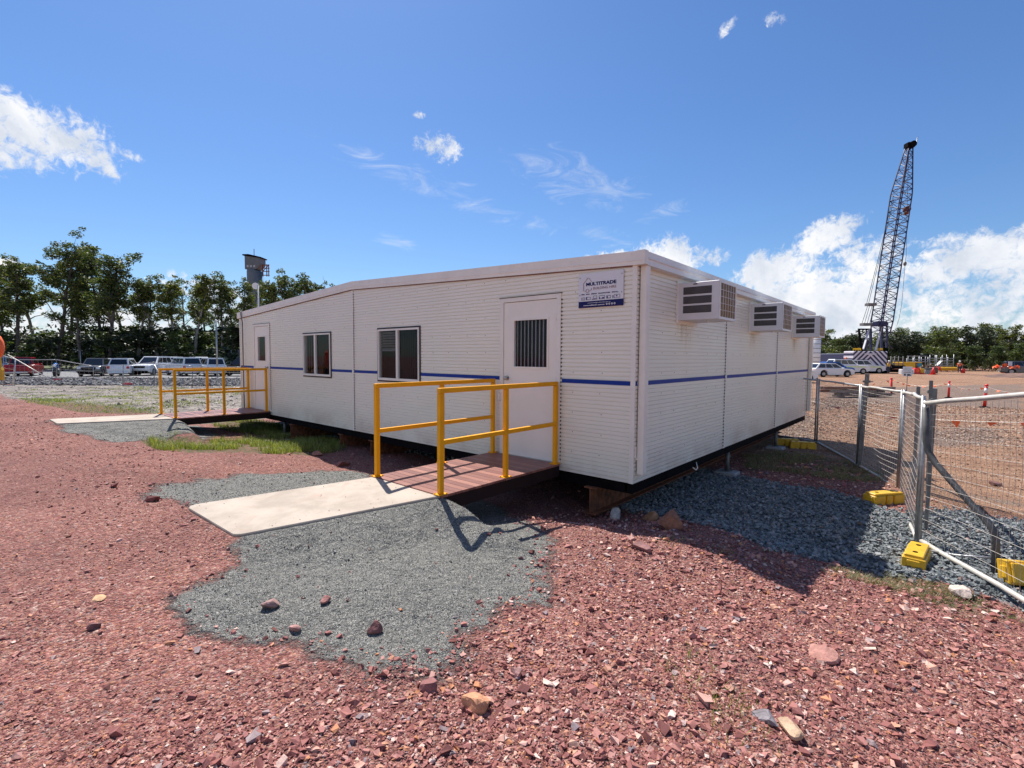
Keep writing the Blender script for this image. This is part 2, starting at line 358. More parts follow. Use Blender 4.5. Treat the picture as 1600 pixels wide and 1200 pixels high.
def stone_mat(name, stops, rough=.85):
    m_ = bpy.data.materials.new(name); m_.use_nodes = True; t = NT(m_.node_tree); b = t.n['Principled BSDF']
    v = t.node('ShaderNodeTexCoord').outputs['Object']; g = t.node('ShaderNodeNewGeometry').outputs['Random Per Island']
    c = t.ramp(g, stops); n = t.noise(v, 70, 4, .65); c = t.mix(t.m('MULTIPLY', t.sstep(n, .42, .7), .35), c, tuple(x*.55 for x in stops[len(stops)//2][1]))
    t.l.new(c, b.inputs['Base Color']); b.inputs['Roughness'].default_value = rough
    bp = t.node('ShaderNodeBump', {'Height': n, 'Strength': .5, 'Distance': .004}); t.l.new(bp.outputs[0], b.inputs['Normal']); return m_
RED_STOPS = [(0, (0.1204, 0.0341, 0.0304)), (0.14, (0.2207, 0.0718, 0.0628)), (0.3, (0.3612, 0.1436, 0.1237)), (0.46, (0.2709, 0.088, 0.0684)), (0.6, (0.4616, 0.2155, 0.1807)), (0.7, (0.3511, 0.1347, 0.1141)), (0.79, (0.622, 0.3681, 0.3044)), (0.87, (0.5017, 0.1975, 0.0809)), (0.93, (0.7424, 0.5387, 0.4566)), (1, (0.2207, 0.175, 0.1902))]
M['redstone'] = stone_mat('red_stone', RED_STOPS)
M['greystone'] = stone_mat('grey_crushed_stone', [(0, (.09, .105, .11)), (.4, (.16, .18, .185)), (.8, (.25, .27, .27)), (.94, (.34, .34, .33)), (1, (.24, .15, .12))])
M['grit'] = stone_mat('grey_grit', [(0, (.06, .060, .056)), (.35, (.14, .140, .130)), (.7, (.25, .246, .226)), (1, (.48, .455, .41))])
M['palestone'] = stone_mat('pale_rubble', [(0, (.14, .12, .11)), (.5, (.32, .28, .245)), (1, (.52, .47, .42))])

def ground_mat():
    m_ = bpy.data.materials.new('site_ground'); m_.use_nodes = True; t = NT(m_.node_tree); b = t.n['Principled BSDF']
    v = t.node('ShaderNodeTexCoord').outputs['Object']
    A = t.node('ShaderNodeSeparateColor', {0: t.node('ShaderNodeAttribute', attribute_name='zone_a').outputs['Color']})
    B = t.node('ShaderNodeSeparateColor', {0: t.node('ShaderNodeAttribute', attribute_name='zone_b').outputs['Color']})
    dust, bal, pale = A.outputs; site, green, trk = B.outputs
    wob = t.m('MULTIPLY', t.m('SUBTRACT', t.noise(v, 9, 6, .7), .5), .9)
    def edge(x): return t.sstep(t.m('ADD', x, wob), .35, .65)
    # red crushed rock: cells of two sizes, each with its own colour
    w1 = t.noise(v, 30, 3, .5, out='Color'); vv = t.node('ShaderNodeVectorMath', {0: v, 1: t.node('ShaderNodeVectorMath', {0: w1, 'Scale': .012}, operation='SCALE').outputs[0]}, operation='ADD').outputs[0]
    va = t.node('ShaderNodeTexVoronoi', {'Vector': vv, 'Scale': 48}); vb = t.node('ShaderNodeTexVoronoi', {'Vector': vv, 'Scale': 115})
    sa = t.node('ShaderNodeSeparateColor', {0: va.outputs['Color']}); sb = t.node('ShaderNodeSeparateColor', {0: vb.outputs['Color']})
    ca = t.ramp(sa.outputs[0], RED_STOPS); cb = t.ramp(sb.outputs[0], RED_STOPS)
    red = t.mix(1.0, t.mix(.55, ca, cb), (.90, .89, .87), 'MULTIPLY'); big = t.noise(v, .55, 6, .6)
    red = t.mix(t.m('MULTIPLY', t.sstep(big, .35, .7), .5), red, (.19, .085, .075))
    red = t.mix(t.m('MULTIPLY', t.sstep(t.noise(v, 2.5, 6, .7), .5, .75), .35), red, (.11, .042, .038))
    # bluish crusher dust
    vd = t.node('ShaderNodeTexVoronoi', {'Vector': v, 'Scale': 210}); sd = t.node('ShaderNodeSeparateColor', {0: vd.outputs['Color']})
    dc = t.ramp(sd.outputs[0], [(0, (.060, .060, .055)), (.3, (.115, .115, .106)), (.6, (.195, .192, .176)), (.82, (.32, .31, .28)), (1, (.46, .44, .39))])
    dn = t.noise(v, 3.2, 8, .7); dc = t.mix(t.m('MULTIPLY', t.sstep(dn, .48, .75), .4), dc, (.27, .26, .225))
    dc = t.mix(t.m('MULTIPLY', t.sstep(t.noise(v, 7, 5, .7), .66, .74), .6), dc, (.26, .13, .10))
    # ballast
    vc = t.node('ShaderNodeTexVoronoi', {'Vector': vv, 'Scale': 24}); scv = t.node('ShaderNodeSeparateColor', {0: vc.outputs['Color']})
    bc = t.ramp(scv.outputs[0], [(0, (.085, .10, .105)), (.5, (.17, .19, .195)), (1, (.29, .30, .30))])
    # pale rubble field and brown site dirt
    pn = t.noise(v, 1.6, 9, .72, .4); pc = t.ramp(pn, [(.30, (.08, .068, .062)), (.42, (.19, .165, .145)), (.55, (.34, .295, .255)), (.75, (.46, .41, .36))])
    pc = t.mix(t.m('MULTIPLY', t.m('LESS_THAN', t.noise(v, 6, 6, .7), .40), .55), pc, (.10, .085, .085))
    mpv = t.node('ShaderNodeMapping', {'Vector': v, 'Rotation': (0, 0, .9), 'Scale': (.35, 1.6, 1)}).outputs[0]
    sn = t.noise(mpv, .9, 9, .68, .6); scl = t.ramp(sn, [(.30, (.14, .068, .042)), (.42, (.28, .150, .090)), (.5, (.43, .255, .160)), (.58, (.33, .185, .115)), (.70, (.27, .215, .17))])
    sg = t.mix(t.sstep(sb.outputs[1], .5, 1), scl, t.mix(1.0, scl, (.72, .68, .66), 'MULTIPLY'))
    sg = t.mix(t.m('MULTIPLY', edge(trk), .55), sg, t.ramp(sa.outputs[1], [(0, (.09, .082, .076)), (1, (.23, .21, .19))]))
    c = t.mix(edge(site), red, sg); c = t.mix(edge(pale), c, pc); c = t.mix(edge(bal), c, bc); c = t.mix(edge(dust), c, dc)
    vr = t.ramp(t.noise(v, 17, 10, .86), [(.36, .50), (.47, .84), (.56, 1.08), (.68, 1.42)]); c = t.mix(t.m('SUBTRACT', 1.0, t.m('MULTIPLY', edge(dust), .45)), c, t.mix(1.0, c, vr, 'MULTIPLY'))
    gn = t.noise(v, 14, 6, .7); c = t.mix(t.m('MULTIPLY', edge(green), t.sstep(gn, .35, .6)), c, (.085, .10, .035))
    t.l.new(c, b.inputs['Base Color']); b.inputs['Roughness'].default_value = .92; b.inputs['Specular IOR Level'].default_value = .25
    # relief
    ha = t.m('SUBTRACT', 1, t.m('MULTIPLY', va.outputs['Distance'], 1.2)); hb = t.m('SUBTRACT', 1, vb.outputs['Distance'])
    h = t.m('ADD', t.m('MULTIPLY', ha, t.m('ADD', .3, sa.outputs[2])), t.m('MULTIPLY', hb, t.m('MULTIPLY', t.m('ADD', .2, sb.outputs[2]), .5)))
    hd = t.m('ADD', t.m('ADD', t.m('MULTIPLY', vd.outputs['Distance'], -.25), t.m('MULTIPLY', t.noise(v, 28, 6, .7), 1.4)), t.m('MULTIPLY', t.noise(v, 7, 5, .6, .6), 5.0))
    hm = t.node('ShaderNodeMix', {0: edge(dust), 2: h, 3: hd}, data_type='FLOAT').outputs[0]
    bp = t.node('ShaderNodeBump', {'Height': hm, 'Strength': 1.0, 'Distance': .017}); t.l.new(bp.outputs[0], b.inputs['Normal'])
    return m_
M['ground'] = ground_mat()

# ------------------------------------------------------------------ terrain
RAMPS = [dict(top=[(-2.145, -1.985), (-1.02, -1.985)], bot=[(-2.80, -3.645), (-1.60, -3.62)], zt=.085, zb=-.005),
         dict(top=[(-10.85, -1.985), (-9.62, -1.985)], bot=[(-11.62, -3.76), (-10.58, -3.74)], zt=.085, zb=.06)]
CTRL = np.array([
    (-12.4,-3.9,.02),(-11.0,-3.9,.02),(-2.8,-3.9,-.06),(-1.6,-3.9,-.07),(-6,-4.2,-.06),(-9,-4.2,-.03),(-16,-4,0),(-6,-8,-.1),(2.6,-5,-.13),(6,-5,-.35),
    (0,-5,-.11),(-.6,-3.2,-.12),(1.2,-2.5,-.19),(1,-.8,-.22),(.2,-1.1,-.27),(2,-.9,-.38),(2.3,1.2,-.57),(0,1.4,-.52),(-.6,.1,-.50),(-3,.3,-.55),(-3,-1,-.42),(-3.4,-2.1,-.24),
    (-5,-.7,-.45),(-5,-1.9,-.25),(-5.5,-3,-.10),(-8.6,-.8,-.45),(-8.5,-1.8,-.32),(-8.3,-3,-.10),(-9,1,-.52),(-13,-1,-.42),(-13,-2.6,-.15),(-14,3,-.48),(-16,-2,-.22),(-22,-3.5,-.12),(-30,-4,-.2),(-24,0,-.4),(-22,5,-.45),
    (-6,3,-.56),(-6,7,-.56),(0,4,-.56),(1,7,-.6),(3.5,0,-.6),(4,-2.2,-.45),(5,5,-.62),(10,10,-.6),(2,12,-.58),(-6,12,-.55),(-6,20,-.5),(8,-12,-.3),(-8,-16,-.1),(-30,-16,-.1),(14,0,-.6),(10,22,-.52)], float)
def vnoise(X, Y, s, seed=0):
    X = np.asarray(X, float)/s; Y = np.asarray(Y, float)/s; xi = np.floor(X); yi = np.floor(Y); fx = X-xi; fy = Y-yi
    fx = fx*fx*(3-2*fx); fy = fy*fy*(3-2*fy)
    def h(a, b): q = np.sin(a*127.1+b*311.7+seed*74.7)*43758.5453; return q-np.floor(q)
    return (h(xi,yi)*(1-fx)+h(xi+1,yi)*fx)*(1-fy)+(h(xi,yi+1)*(1-fx)+h(xi+1,yi+1)*fx)*fy-.5
def fbm(X, Y, s, seed=0, o=4):
    r = 0; a = 1
    for k in range(o): r = r+a*vnoise(X, Y, s/2**k, seed+k*13); a *= .5
    return r
def quad_sd(X, Y, P):
    """signed distance to a convex polygon (negative inside)"""
    return poly_sd(X, Y, P)
def poly_sd(X, Y, P):
    X = np.asarray(X, float); Y = np.asarray(Y, float); P = np.asarray(P, float); n = len(P)
    d = np.full(X.shape, 1e9); ins = np.zeros(X.shape, bool)
    for i in range(n):
        a = P[i]; b = P[(i+1) % n]; e = b-a; L = e@e+1e-12
        t_ = np.clip(((X-a[0])*e[0]+(Y-a[1])*e[1])/L, 0, 1); d = np.minimum(d, np.hypot(X-a[0]-t_*e[0], Y-a[1]-t_*e[1]))
        c_ = (a[1] > Y) != (b[1] > Y)
        with np.errstate(divide='ignore', invalid='ignore'): ins ^= c_ & (X < (b[0]-a[0])*(Y-a[1])/(b[1]-a[1]+1e-12)+a[0])
    return np.where(ins, -d, d)
def ramp_z(R, Y): return R['zt']+(R['zb']-R['zt'])*np.clip((Y-R['top'][0][1])/(R['bot'][0][1]-R['top'][0][1]), 0, 1.15)
def far_z(X, Y):
    d = np.hypot(X-CAM[0], Y-CAM[1]); ang = np.arctan2(Y-CAM[1], X-CAM[0])
    right = 1/(1+np.exp(-(1.95-ang)*6))      # toward the work site
    zr = -.6+.10*np.clip((d-22)/45, 0, 1); zl = -.42-.34*np.clip((d-24)/16, 0, 1)
    return zr*right+zl*(1-right)
def gbase(X, Y):
    X = np.asarray(X, float); Y = np.asarray(Y, float); num = 0; den = 0
    for x, y, z in CTRL:
        w_ = 1/((X-x)**2+(Y-y)**2+.35)**2; num = num+w_*z; den = den+w_
    z = num/den; d = np.hypot(X-CAM[0], Y-CAM[1]); k = np.clip((d-20)/12, 0, 1); k = k*k*(3-2*k)
    return z*(1-k)+far_z(X, Y)*k
def G(X, Y, rough=True):
    X = np.asarray(X, float); Y = np.asarray(Y, float); z = gbase(X, Y)
    if rough:
        d = np.hypot(X-CAM[0], Y-CAM[1]); z = z+fbm(X, Y, 1.6, 3)*.05+fbm(X, Y, .35, 9, 3)*.030*np.clip((30-d)/20, 0, 1)
        # lumpy rubble heaps out on the left, and a drop to the ballast bank
        lump = np.clip((-13-X)/6, 0, 1)*np.clip((d-14)/6, 0, 1)*np.clip((42-d)/8, 0, 1); z = z+lump*np.maximum(fbm(X, Y, 2.2, 31), -.1)*.16
    for k, R in enumerate(RAMPS):
        P = [R['top'][0], R['top'][1], R['bot'][1], R['bot'][0]]; sd = poly_sd(X, Y, P); rz = ramp_z(R, Y)
        slope = .24+.10*vnoise(X, Y, .8, 5) if k == 0 else .22
        back = np.clip((Y+1.95)/.25, 0, 1)           # drops away steeply under the deck
        m_ = rz-.018-slope*np.maximum(sd, 0)-back*np.maximum(Y+1.95, 0)*.9
        if rough: m_ = m_+np.where(sd > .04, (fbm(X, Y, .55, 21)*.07+np.abs(fbm(X, Y, .26, 25, 3))*.06-.02)*np.clip(sd*3, 0, 1), 0)
        z = np.maximum(z, m_); z = np.where(sd < -.09, rz-.06, np.where(sd < .06, np.minimum(np.maximum(z, rz-.03), rz-.010), z))
    return z
def W(px, py, rough=False):
    """where the sight line through (px, py) of the reference meets the terrain"""
    d = ray(px, py); d = d/np.hypot(d[0], d[1]); lo = 0.3; s_ = lo
    for _ in range(4000):
        p = CAM+d*s_; h = p[2]-float(G(p[0], p[1], rough))
        if h <= 0 or s_ > 900: break
        lo = s_; s_ += max(.01, min(h*.35/max(1e-3, abs(d[2])), s_*.02))
    hi = s_
    for _ in range(24):
        md = (lo+hi)/2; p = CAM+d*md
        if p[2] > float(G(p[0], p[1], rough)): lo = md
        else: hi = md
    p = CAM+d*hi; return np.array([p[0], p[1], float(G(p[0], p[1], rough))])
def WP(pts): return [tuple(W(x, y)[:2]) for x, y in pts]
Z_DUST = [WP([(366,837),(352,858),(388,882),(345,905),(268,928),(262,945),(325,985),(380,1005),(450,1000),(545,1025),(600,1058),(680,1062),(735,1050),(745,1000),(790,960),(850,940),(848,905),(868,880),(876,850),(840,822),(790,795),(742,776),(691,770),(700,750),(640,745),(570,745)]),
          WP([(236,778),(246,757),(300,748),(380,742),(470,739),(545,738),(590,742),(600,760),(400,800),(293,792)]),
          WP([(78,656),(90,668),(140,682),(190,690),(262,688),(330,686),(345,682),(300,664),(276,652),(180,648)])]
Z_BAL = [WP([(930,792),(985,775),(1035,745),(1090,728),(1150,742),(1200,752),(1280,765),(1372,790),(1412,800),(1500,798),(1600,815)])+[(4.6,1.0),(4.0,-.6)]+WP([(1598,952),(1540,930),(1470,912),(1400,902),(1330,882),(1200,856),(1075,812),(1000,800)])]
Z_UND = [[(-11.2,.6),(-3.5,.8),(-3.2,9),(-11.4,9.3)]]
Z_SITE = [WP([(1180,712),(1250,712),(1340,735),(1405,768),(1440,790),(1600,812)])+[(9,3),(60,10),(260,200),(-20,330),(-70,330),(-14,22),(-9,13),(-3,10.5)]]
Z_GREY = [WP([(1290,610),(1400,605),(1600,600),(1600,640),(1400,628),(1285,640)]), WP([(1440,672),(1540,668),(1580,690),(1500,700),(1440,695)]), WP([(1190,650),(1275,650),(1275,690),(1200,684)])]
Z_PALE = [[(-11.9,-.6),(-12.2,-1.6)]+WP([(330,655),(240,644),(150,632),(60,626),(0,618)])+[(-36,-6),(-46,-5),(-60,20),(-40,34),(-24,26),(-13,14)]]
Z_GREEN = [WP([(228,692),(240,682),(300,682),(380,690),(392,672),(425,668),(520,690),(540,700),(500,712),(430,712),(330,708),(240,702)]),
           WP([(310,656),(420,660),(500,672),(470,690),(420,684),(340,668)]), WP([(1160,712),(1240,708),(1330,725),(1385,742),(1370,758),(1300,750),(1210,735),(1170,730)]),
           WP([(1290,882),(1400,900),(1480,918),(1600,962),(1600,975),(1500,945),(1400,925),(1300,895)]), WP([(30,622),(130,628),(250,642),(200,646),(60,634)])]
def zones(X, Y):
    n = fbm(X, Y, .55, 41)*.22
    def zz(L, wd=.18, na=1.0): return np.clip(.5-np.minimum.reduce([poly_sd(X, Y, p) for p in L])/(2*wd)-n*na/(2*wd)*.6, 0, 1)
    return dict(dust=zz(Z_DUST, .22, 1.5), bal=np.maximum(zz(Z_BAL, .12, .5), zz(Z_UND, .3)), pale=zz(Z_PALE, .5, 2), site=zz(Z_SITE, .5, 2), green=zz(Z_GREEN, .3, 1.4), grey=zz(Z_GREY, .8, 3))

def axis(lo, hi, step, far, grow=1.12):
    a = list(np.arange(lo, hi+1e-6, step)); s_ = step; x = hi
    while x < far: s_ *= grow; x += s_; a.append(x)
    s_ = step; x = lo; b = []
    while x > -far: s_ *= grow; x -= s_; b.append(x)
    return np.array(b[::-1]+a)
gx = axis(-13.5, 4.6, .055, 1500, 1.035); gy = axis(-5.6, 2.4, .055, 1500, 1.035)
GX, GY = np.meshgrid(gx, gy); GZ = np.zeros(GX.shape); near = np.hypot(GX-CAM[0], GY-CAM[1]) < 60
GZ[near] = G(GX[near], GY[near]); GZ[~near] = G(GX[~near], GY[~near], False)
zn = {k: np.zeros(GX.shape) for k in ('dust', 'bal', 'pale', 'site', 'green', 'grey')}
z_ = zones(GX.ravel(), GY.ravel())
for k in zn: zn[k] = z_[k].reshape(GX.shape)
nx, ny = len(gx), len(gy); I = np.arange(nx*ny).reshape(ny, nx)
Fq = np.stack([I[:-1, :-1], I[:-1, 1:], I[1:, 1:], I[1:, :-1]], -1).reshape(-1, 4)
ground = np_mesh('ground', np.stack([GX, GY, GZ], -1).reshape(-1, 3), Fq, M['ground'], smooth=True); tag(ground, kind='structure')
for nm, ch in (('zone_a', ('dust', 'bal', 'pale')), ('zone_b', ('site', 'green', 'grey'))):
    at = ground.data.attributes.new(nm, 'FLOAT_COLOR', 'POINT')
    at.data.foreach_set('color', np.stack([zn[c].ravel() for c in ch]+[np.ones(nx*ny)], -1).astype(np.float32).ravel())

# ------------------------------------------------------------------ portable building
L, XR, W3 = -11.47, -5.888, 9.42
ZC, ZR, ZL, FH = 2.46, 2.69, 2.41, .152
def roofline(x): return ZC+(ZR-ZC)*(x/XR) if x > XR else ZL+(ZR-ZL)*((x-L)/(XR-L))
bld = empty('portable_building', (0, 0, 0), 'long cream portable site office with ribbed walls, blue stripe and low gable roof', 'building')
PIT = .0492
def ribbed(mb, u0, u1, z0, z1, side, off=0.0, top=None):
    """horizontal-ribbed sheet between u0..u1, z0..z1. side 'f' faces -Y at Y=off, 's' faces +X at X=off"""
    prof = [(0, 0), (0, .033), (-.013, .0355), (-.013, .0450), (0, .047)]
    zs = []; k = math.floor(z0/PIT)
    while k*PIT < z1:
        for d, dz in prof:
            z = k*PIT+dz
            if z0 < z < z1: zs.append((d, z))
        k += 1
    zs = [(0, z0)]+zs+[(0, z1)]
    def P(u, d, z): return (u, off-d, z) if side == 'f' else (off+d, u, z)
    for (d0, a), (d1, b) in zip(zs[:-1], zs[1:]):
        ua, ub = u0, u1
        if top is not None:   # clip against the sloping top edge
            zt = max(a, b)-.02
            xs = [x for x in np.linspace(u0, u1, 300) if top(x) >= zt]
            if not xs: break
            ua, ub = min(xs), max(xs)
        mb.add([P(ua, d0, a), P(ub, d0, a), P(ub, d1, b), P(ua, d1, b)], [(0, 1, 2, 3)])
OPEN = [(-2.04, -1.04, .07, 2.225), (-5.04, -3.86, 1.01, 1.91), (-7.89, -6.73, 1.01, 1.90), (-10.56, -9.63, .07, 2.20)]
mb = MB(); xs = sorted([L, 0]+[o[0] for o in OPEN]+[o[1] for o in OPEN])
for a, b in zip(xs[:-1], xs[1:]):
    o = [q for q in OPEN if abs(q[0]-a) < 1e-6]
    if o:
        o = o[0]
        if o[2] > .0: ribbed(mb, a, b, 0, o[2], 'f')
        ribbed(mb, a, b, o[3], 2.9, 'f', top=roofline)
    else: ribbed(mb, a, b, 0, 2.9, 'f', top=roofline)
for o in OPEN:   # reveals
    x0, x1, z0, z1 = o
    mb.add([(x0,0,z0),(x0,.07,z0),(x0,.07,z1),(x0,0,z1)], [(0,1,2,3)]); mb.add([(x1,0,z0),(x1,.07,z0),(x1,.07,z1),(x1,0,z1)], [(0,1,2,3)])
    mb.add([(x0,0,z1),(x1,0,z1),(x1,.07,z1),(x0,.07,z1)], [(0,1,2,3)]); mb.add([(x0,0,z0),(x1,0,z0),(x1,.07,z0),(x0,.07,z0)], [(0,1,2,3)])
mb.build('front_wall', M['clad'], bld, fix=False)
mb = MB()
for y0, y1 in ((.0, 3.02), (3.08, 6.19), (6.25, W3)): ribbed(mb, y0, y1, 0, ZC+.03, 's')
mb.build('side_wall', M['clad'], bld, fix=False)
mb = MB(); mb.box((L+.002, W3-.02, 0), (-.002, W3, 2.45)); mb.box((L, .002, 0), (L+.02, W3-.022, 2.40)); mb.build('rear_wall', M['clad'], bld)
mb = MB(); mb.box((L+.01, .08, .0), (-.06, W3-.03, .05)); mb.build('floor', M['black'], bld)
# dark sheet added behind the openings in place of the unlit rooms
mb = MB(); mb.box((L+.05, .33, .06), (-.05, .35, 2.38)); mb.build('dark_backing', M['blind_d'], bld)
mb = MB()
for i in range(14):
    for j in range(12): pass
rng = random.Random(4)
for row in range(1, 11):
    z = row*.246+.02
    for x in np.arange(L+.25, -.12, .385):
        x = x+rng.uniform(-.02, .02)
        if any(o[0]-.07 < x < o[1]+.07 and o[2]-.05 < z < o[3]+.05 for o in OPEN) or z > roofline(x)-.05 or rng.random() < .18: continue
        mb.tube([(x, .001, z), (x, -.004, z)], .0055, 6)
    for y in np.arange(.3, W3-.1, .385):
        if rng.random() < .18 or z > ZC-.04: continue
        mb.tube([(-.001, y, z), (.004, y, z)], .0055, 6)
mb.build('screws', M['screw'], bld)['kind'] = 'stuff'
# stripe, split by openings and joint strips
mb = MB(); cuts = [L+.04, -10.575, -9.615, -7.905, -6.715, XR-.035, XR+.035, -5.055, -3.845, -2.075, -1.005, -.055]
for a, b in zip(cuts[0::2], cuts[1::2]): mb = MB(); mb.box((a, -.0035, 1.117), (b, -.001, 1.167)); mb.build('blue_stripe', M['stripe'], bld)
for a, b in ((.004, .045), (.165, 3.02), (3.08, 6.19), (6.25, W3-.13)): mb = MB(); mb.box((.001, a, 1.117), (.0035, b, 1.167)); mb.build('blue_stripe', M['stripe'], bld)
# joint strips
mb = MB(); mb.box((XR-.03, -.012, 0), (XR+.025, .0, ZR)); mb.build('joint_strip', M['trim'], bld)
for y in (3.05, 6.22):
    mb = MB(); mb.box((-.004, y-.03, 0), (.010, y+.03, ZC)); mb.build('joint_strip', M['trim'], bld)
mb = MB(); mb.cur = 0  # dark dashes stand in for the shadow in the rib gaps at these edges
for z in np.arange(.03, 2.6, PIT):
    mb.box((XR+.026, -.010, z), (XR+.036, -.001, z+.022))
    for y in (3.05, 6.22):
        if z < 2.4: mb.box((.001, y-.042, z), (.008, y-.031, z+.022))
    for xx in (-1.02, -9.61):
        if .1 < z < 2.15: mb.box((xx, -.010, z), (xx+.009, -.001, z+.02))
mb.build('joint_gap_shade', M['gasket'], bld)['kind'] = 'stuff'
mb = MB(); mb.box((-.05, -.014, 0), (.004, .004, ZC+.01)); mb.build('corner_trim', M['trim'], bld); mb = MB(); mb.box((L-.004, -.012, 0), (L+.04, .004, ZL+.01)); mb.build('corner_trim', M['trim'], bld)
# fascia (a folded sheet) and gutter
mb = MB(); y0 = -.035
for xa, xb in ((L-.09, XR), (XR, .105)):
    za, zb_ = roofline(xa), roofline(xb)
    for (ya, h0, h1) in ((y0, 0.0, .045), (y0-.006, .045, .062), (y0, .062, FH)):
        mb.add([(xa, ya, za+h0), (xb, ya, zb_+h0), (xb, ya, zb_+h1), (xa, ya, za+h1)], [(0,1,2,3)])
        mb.add([(xa, ya, za+h1), (xb, ya, zb_+h1), (xb, .0, zb_+h1), (xa, .0, za+h1)], [(0,1,2,3)])
        mb.add([(xa, ya, za+h0), (xb, ya, zb_+h0), (xb, .0, zb_+h0), (xa, .0, za+h0)], [(0,1,2,3)])
    mb.add([(xa, y0, za), (xb, y0, zb_), (xb, -.0, zb_), (xa, -.0, za)], [(0,1,2,3)])
mb.add([(L-.09, y0, roofline(L-.09)), (L-.09, .3, roofline(L-.09)), (L-.09, .3, roofline(L-.09)+FH), (L-.09, y0, roofline(L-.09)+FH)], [(0,1,2,3)])
mb.build('fascia', M['trim'], bld, fix=False)
mb = MB(); mb.box((-.0, y0-.002, ZC+.005), (.105, y0+.09, ZC+FH+.004)); mb.build('fascia_corner', M['trim'], bld)
mb = MB()
gp = [(.0, ZC+.0), (.10, ZC+.0), (.10, ZC+.060), (.112, ZC+.070), (.112, ZC+.085), (.10, ZC+.095), (.10, ZC+FH-.004), (.085, ZC+FH), (.0, ZC+FH-.01)]
mb.prism(gp, y0+.09, 4.62, 'y'); mb.prism([(a-.003, b-.002) for a, b in gp], 4.625, W3+.08, 'y'); mb.build('gutter', M['gutter'], bld)
mb = MB(); zt = ZC+FH-.02
mb.add([(.09, y0+.01, zt), (.09, W3+.05, zt), (XR, W3+.05, ZR+FH-.02), (XR, y0+.01, ZR+FH-.02)], [(0,1,2,3)])
mb.add([(L-.08, y0+.01, ZL+FH-.03), (L-.08, W3+.05, ZL+FH-.03), (XR, W3+.05, ZR+FH-.02), (XR, y0+.01, ZR+FH-.02)], [(0,1,2,3)])
mb.build('roof', M['gutter'], bld, fix=False)
mb = MB()   # red-brown sealant line under the fascia
for xa, xb in ((L, XR), (XR, -.0)):
    mb.add([(xa, -.012, roofline(xa)-.012), (xb, -.012, roofline(xb)-.012), (xb, -.012, roofline(xb)+.003), (xa, -.012, roofline(xa)+.003)], [(0,1,2,3)])
mb.build('seal_strip', mat('seal_brown', (.22, .10, .07), .6), bld, fix=False)
# roof ventilator
mb = MB(); mb.tube([(-6.4, 2.6, 2.82), (-6.4, 2.6, 3.05)], .12, 12); mb.sphere((-6.4, 2.6, 3.18), .19, 14, 8, (1, 1, .75))
for k in range(14):
    a = 2*math.pi*k/14; mb.bar((-6.4+.13*math.cos(a), 2.6+.13*math.sin(a), 3.05), (-6.4+.2*math.cos(a), 2.6+.2*math.sin(a), 3.2), .02, .01)
mb.build('roof_vent', M['white'], bld)
# downpipes
mb = MB(); mb.box((.012, .05, .10), (.088, .155, ZC-.0), .008); mb.build('downpipe', M['trim'], bld)
mb = MB(); mb.box((.0, .042, .27), (.094, .163, .30)); mb.box((.0, .028, .30), (.012, .05, .42)); mb.build('pipe_bracket', M['trim'], bld)
mb = MB(); mb.box((.012, W3-.115, .10), (.088, W3-.01, ZC), .008); mb.build('downpipe', M['trim'], bld)
mb = MB(); mb.tube([(-11.13, -.06, -.1), (-11.13, -.06, 2.30), (-11.16, -.07, 2.42), (-11.22, -.06, 2.50), (-11.24, -.05, 2.58)], .016, 8)
mb.build('conduit', mat('grey_conduit', (.20, .17, .16), .5), bld)
